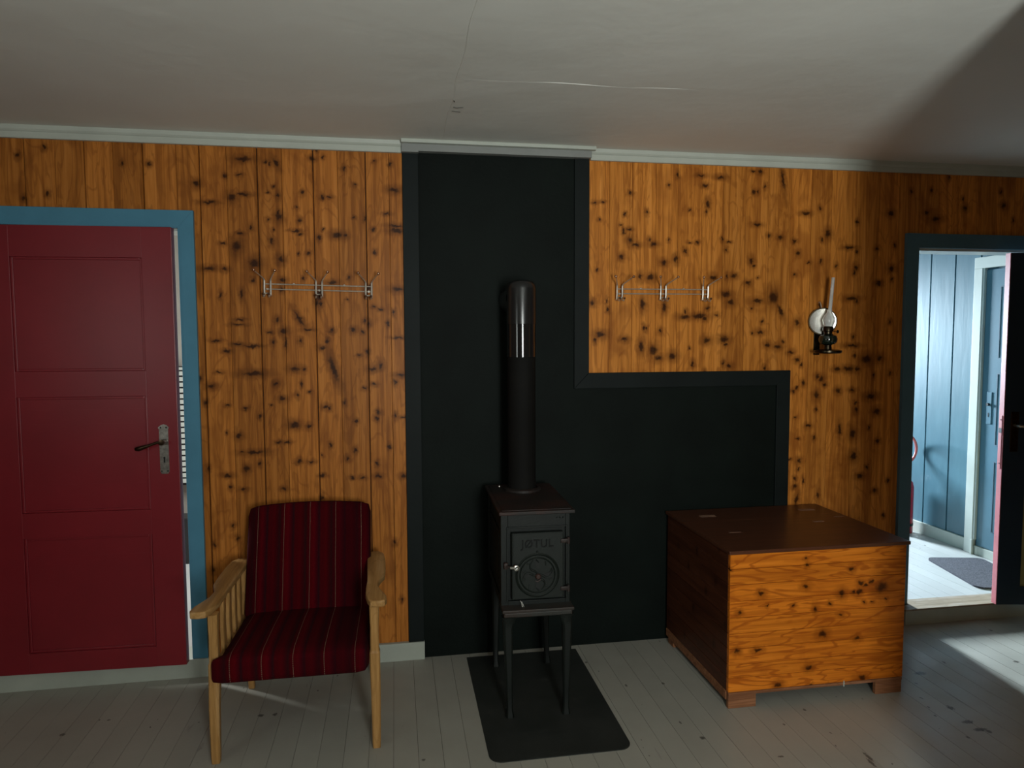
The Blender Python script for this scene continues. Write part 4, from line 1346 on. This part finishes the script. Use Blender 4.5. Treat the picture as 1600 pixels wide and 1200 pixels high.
def post(bm, pts, wx, wy):
    """square tapered post through points, wx/wy half widths per point"""
    rings = []
    for (x_, y_, z_), a, b in zip(pts, wx, wy):
        rings.append([bm.verts.new((x_ + i_ * a, y_ + j_ * b, z_)) for i_, j_ in ((-1, -0.75), (-0.75, -1), (0.75, -1), (1, -0.75), (1, 0.75), (0.75, 1), (-0.75, 1), (-1, 0.75))])
    fs = []
    for A, B in zip(rings[:-1], rings[1:]):
        for k in range(8):
            fs.append(bm.faces.new((A[k], A[(k + 1) % 8], B[(k + 1) % 8], B[k])))
    fs.append(bm.faces.new(rings[0][::-1]))
    fs.append(bm.faces.new(rings[-1]))
    bmesh.ops.recalc_face_normals(bm, faces=fs)


# front legs run up to the arms
for xt, xb in ((-0.634, -0.638), (-0.087, -0.085)):
    bm = new_bm()
    post(bm, [(xb, -0.684, 0.0006), (xb, -0.684, 0.02), (xb, -0.682, 0.20), (xt, -0.680, 0.33), (xt, -0.680, 0.355), (xt, -0.680, 0.365), (xt, -0.680, 0.45), (xt, -0.680, 0.533)],
         [0.0135, 0.0145, 0.017, 0.0185, 0.0185, 0.0155, 0.0145, 0.0165], [0.0135, 0.0145, 0.017, 0.021, 0.021, 0.018, 0.017, 0.020])
    obj('leg', bm, M_BIRCH, ac, False)
for xt in (-0.632, -0.098):
    bm = new_bm()
    post(bm, [(xt + (0.012 if xt < -0.3 else -0.012), -0.155, 0.0006), (xt + (0.010 if xt < -0.3 else -0.010), -0.165, 0.10), (xt, -0.205, 0.30), (xt, -0.200, 0.40), (xt, -0.180, 0.535)],
         [0.012, 0.013, 0.015, 0.014, 0.013], [0.013, 0.015, 0.019, 0.017, 0.014])
    obj('leg', bm, M_BIRCH, ac, False)
# side rails and slats
for xs in (-0.630, -0.094):
    bm = new_bm()
    box(bm, xs - 0.010, xs + 0.010, -0.665, -0.215, 0.300, 0.345, 0.003)
    obj('side_rail', bm, M_BIRCHH, ac)
    for ys in (-0.565, -0.475, -0.385, -0.295):
        bm = new_bm()
        post(bm, [(xs, ys, 0.343), (xs, ys, 0.38), (xs, ys, 0.44), (xs, ys, 0.50), (xs, ys, 0.534)], [0.007] * 5, [0.014, 0.018, 0.022, 0.017, 0.014])
        obj('slat', bm, M_BIRCH, ac)
bm = new_bm()
box(bm, -0.615, -0.105, -0.225, -0.205, 0.250, 0.285, 0.003)
obj('cross_rail', bm, M_BIRCHH, ac)

# ------------------------------------------------------------------ coat racks
M_CHROME = metal('aged_chrome', (0.80, 0.74, 0.64), 0.36, 0.75, 0.35)
M_COPPER = metal('copper_knob', (0.62, 0.38, 0.26), 0.28, 1.0, 0.2)
M_DKCOPPER = metal('dull_copper_knob', (0.16, 0.09, 0.06), 0.35, 1.0, 0.3)
UN = (-0.535, -0.320, -0.108)
rk = thing('coat_rack', 'wire coat rack with three double hooks left of the black panel', 'coat rack', (-0.3215, -0.004, 1.70), (0, R(0), 0), 'wire coat racks on the pine wall')
for z in (1.714, 1.692):
    bm = new_bm()
    tube(bm, [(UN[0] - 0.012, -0.020, z), (UN[2] + 0.012, -0.020, z)], 0.0028, 8)
    obj('rail', bm, M_CHROME, rk, True)
for xm in ((UN[0] + UN[1]) / 2, (UN[1] + UN[2]) / 2):
    bm = new_bm()
    lathe(bm, [(0, 0.019), (0.004, 0.018), (0.005, 0.013), (0.003, 0.012), (0.003, 0.0)], (xm, -0.0005, 1.7165), (0, -1, 0), 12)
    obj('screw_clip', bm, M_CHROME, rk, True)
for ux in UN:
    bm = new_bm()
    for s in (-1, 1):
        # upright, then a top arm that leans out to a knob
        tube(bm, [(ux + s * 0.013, -0.008, 1.664), (ux + s * 0.013, -0.022, 1.668), (ux + s * 0.013, -0.026, 1.69), (ux + s * 0.013, -0.026, 1.728), (ux + s * 0.0145, -0.030, 1.735), (ux + s * 0.026, -0.058, 1.748), (ux + s * 0.042, -0.096, 1.764)],
             [0.0034, 0.0044, 0.0046, 0.0042, 0.0030, 0.0026, 0.0024], 8)
        # lower hook curling forward
        tube(bm, [(ux + s * 0.011, -0.024, 1.672), (ux + s * 0.011, -0.034, 1.660), (ux + s * 0.011, -0.052, 1.657), (ux + s * 0.011, -0.062, 1.668)], 0.0026, 8)
    tube(bm, [(ux - 0.014, -0.024, 1.674), (ux + 0.014, -0.024, 1.674)], 0.0028, 8)
    tube(bm, [(ux, -0.022, 1.692), (ux, -0.0005, 1.692)], 0.004, 8)
    hk = obj('double_hook', bm, M_CHROME, rk, True)
    for s in (-1, 1):
        bm = new_bm()
        ball(bm, (ux + s * 0.0425, -0.098, 1.7655), 0.0066)
        obj('knob', bm, M_COPPER, hk, True)
        bm = new_bm()
        ball(bm, (ux + s * 0.011, -0.0625, 1.669), 0.0052)
        obj('knob', bm, M_DKCOPPER, hk, True)


def copy_tree(o, parent=None):
    c = o.copy()
    COL.objects.link(c)
    if parent is not None:
        c.parent = parent
    for k in [k for k in bpy.data.objects if k.parent == o]:
        copy_tree(k, c)
    return c


rk.rotation_euler = (0, R(1.1), 0)
rk2 = copy_tree(rk)
rk2.location = (1.2565, -0.004, 1.694)
rk2.rotation_euler = (0, 0, 0)
rk2['label'] = 'wire coat rack with three double hooks between the black panel and the oil lamp'

# ------------------------------------------------------------------ oil lamp on the wall
LX, LY = 2.072, -0.095
ol = thing('oil_lamp', 'dark oil lamp with round reflector and glass chimney on the pine wall', 'oil lamp', (LX, -0.01, 1.40))
M_DKMETAL = metal('blackened_brass', (0.045, 0.035, 0.022), 0.3, 1.0, 0.3)
M_DKGLASS = painted('dark_green_glass', (0.006, 0.012, 0.008), 0.06, 0.1, 5, 0.0, 0.9)
bm = new_bm()
lathe(bm, [(0, 0.0), (0.058, 0.0), (0.064, 0.006), (0.064, 0.014), (0.050, 0.018), (0.018, 0.020), (0.016, 0.040), (0.024, 0.044), (0, 0.044)], (LX, LY, 1.400), seg=36)
box(bm, LX - 0.012, LX + 0.012, LY + 0.05, -0.002, 1.402, 1.412, 0.002)
box(bm, LX - 0.016, LX + 0.016, -0.006, -0.0006, 1.39, 1.60, 0.002)
obj('bracket', bm, M_DKMETAL, ol, True)
bm = new_bm()
lathe(bm, [(0, 0.0), (0.030, 0.0), (0.040, 0.010), (0.043, 0.024), (0.038, 0.040), (0.020, 0.050), (0, 0.050)], (LX, LY, 1.4445), seg=36)
obj('font', bm, M_DKGLASS, ol, True)
bm = new_bm()
lathe(bm, [(0, 0.0), (0.018, 0.0), (0.018, 0.010), (0.024, 0.014), (0.024, 0.030), (0.020, 0.036), (0, 0.036)], (LX, LY, 1.4945), seg=30)
tube(bm, [(LX + 0.02, LY, 1.507), (LX + 0.045, LY - 0.005, 1.505)], 0.0018, 8)
lathe(bm, [(0, 0), (0.008, 0.001), (0.008, 0.004), (0, 0.005)], (LX + 0.045, LY - 0.005, 1.505), (1, 0, 0), 14)
bu = obj('burner', bm, M_DKMETAL, ol, True)
g = NT('lamp_glass_highlight')
g.set(0.16, 0.0)
g.color((0.95, 0.97, 0.95))
g.b.inputs['Transmission Weight'].default_value = 0.65  # partly opaque white: the window highlight is put into the glass colour
g.b.inputs['IOR'].default_value = 1.45
bm = new_bm()
ax = Vector((0.085, 0.0, 1.0))
prof_o = [(0.020, 0.0), (0.024, 0.012), (0.028, 0.028), (0.024, 0.046), (0.013, 0.065), (0.0085, 0.085), (0.0080, 0.235)]  # upper tube thinned towards the width of the painted highlight
prof = prof_o + [(r - 0.0015, h) for r, h in prof_o[::-1]]
lathe(bm, prof, (LX, LY, 1.531), ax, 30, closed=True)
obj('glass_chimney', bm, g.m, ol, True)
bm = new_bm()
mc = Vector((2.079, -0.040, 1.556))
lathe(bm, [(0, 0.0), (0.02, 0.0003), (0.04, 0.0012), (0.058, 0.0026), (0.062, 0.003), (0.064, 0.0), (0.055, -0.004), (0.03, -0.008), (0, -0.009)], mc, (-0.36, -1, 0.0), 48)
refl = obj('reflector', bm, metal('polished_reflector', (0.90, 0.88, 0.80), 0.24, 1.0, 0.08), ol, True)
bm = new_bm()
lathe(bm, [(0.0615, 0.003), (0.0665, 0.003), (0.0665, -0.004), (0.0615, -0.004)], mc, (-0.36, -1, 0.0), 48, closed=True)
obj('reflector_rim', bm, M_DKMETAL, refl, True)
bm = new_bm()
tube(bm, [(mc.x, -0.028, 1.617), (mc.x, -0.020, 1.64), (mc.x, -0.012, 1.652), (mc.x, -0.0015, 1.650)], 0.0025, 8)
obj('reflector_hook', bm, M_CHROME, ol, True)
bm = new_bm()
tube(bm, [(mc.x, -0.026, 1.50), (mc.x, -0.008, 1.50)], 0.004, 8)
obj('reflector_stem', bm, M_CHROME, ol, True)
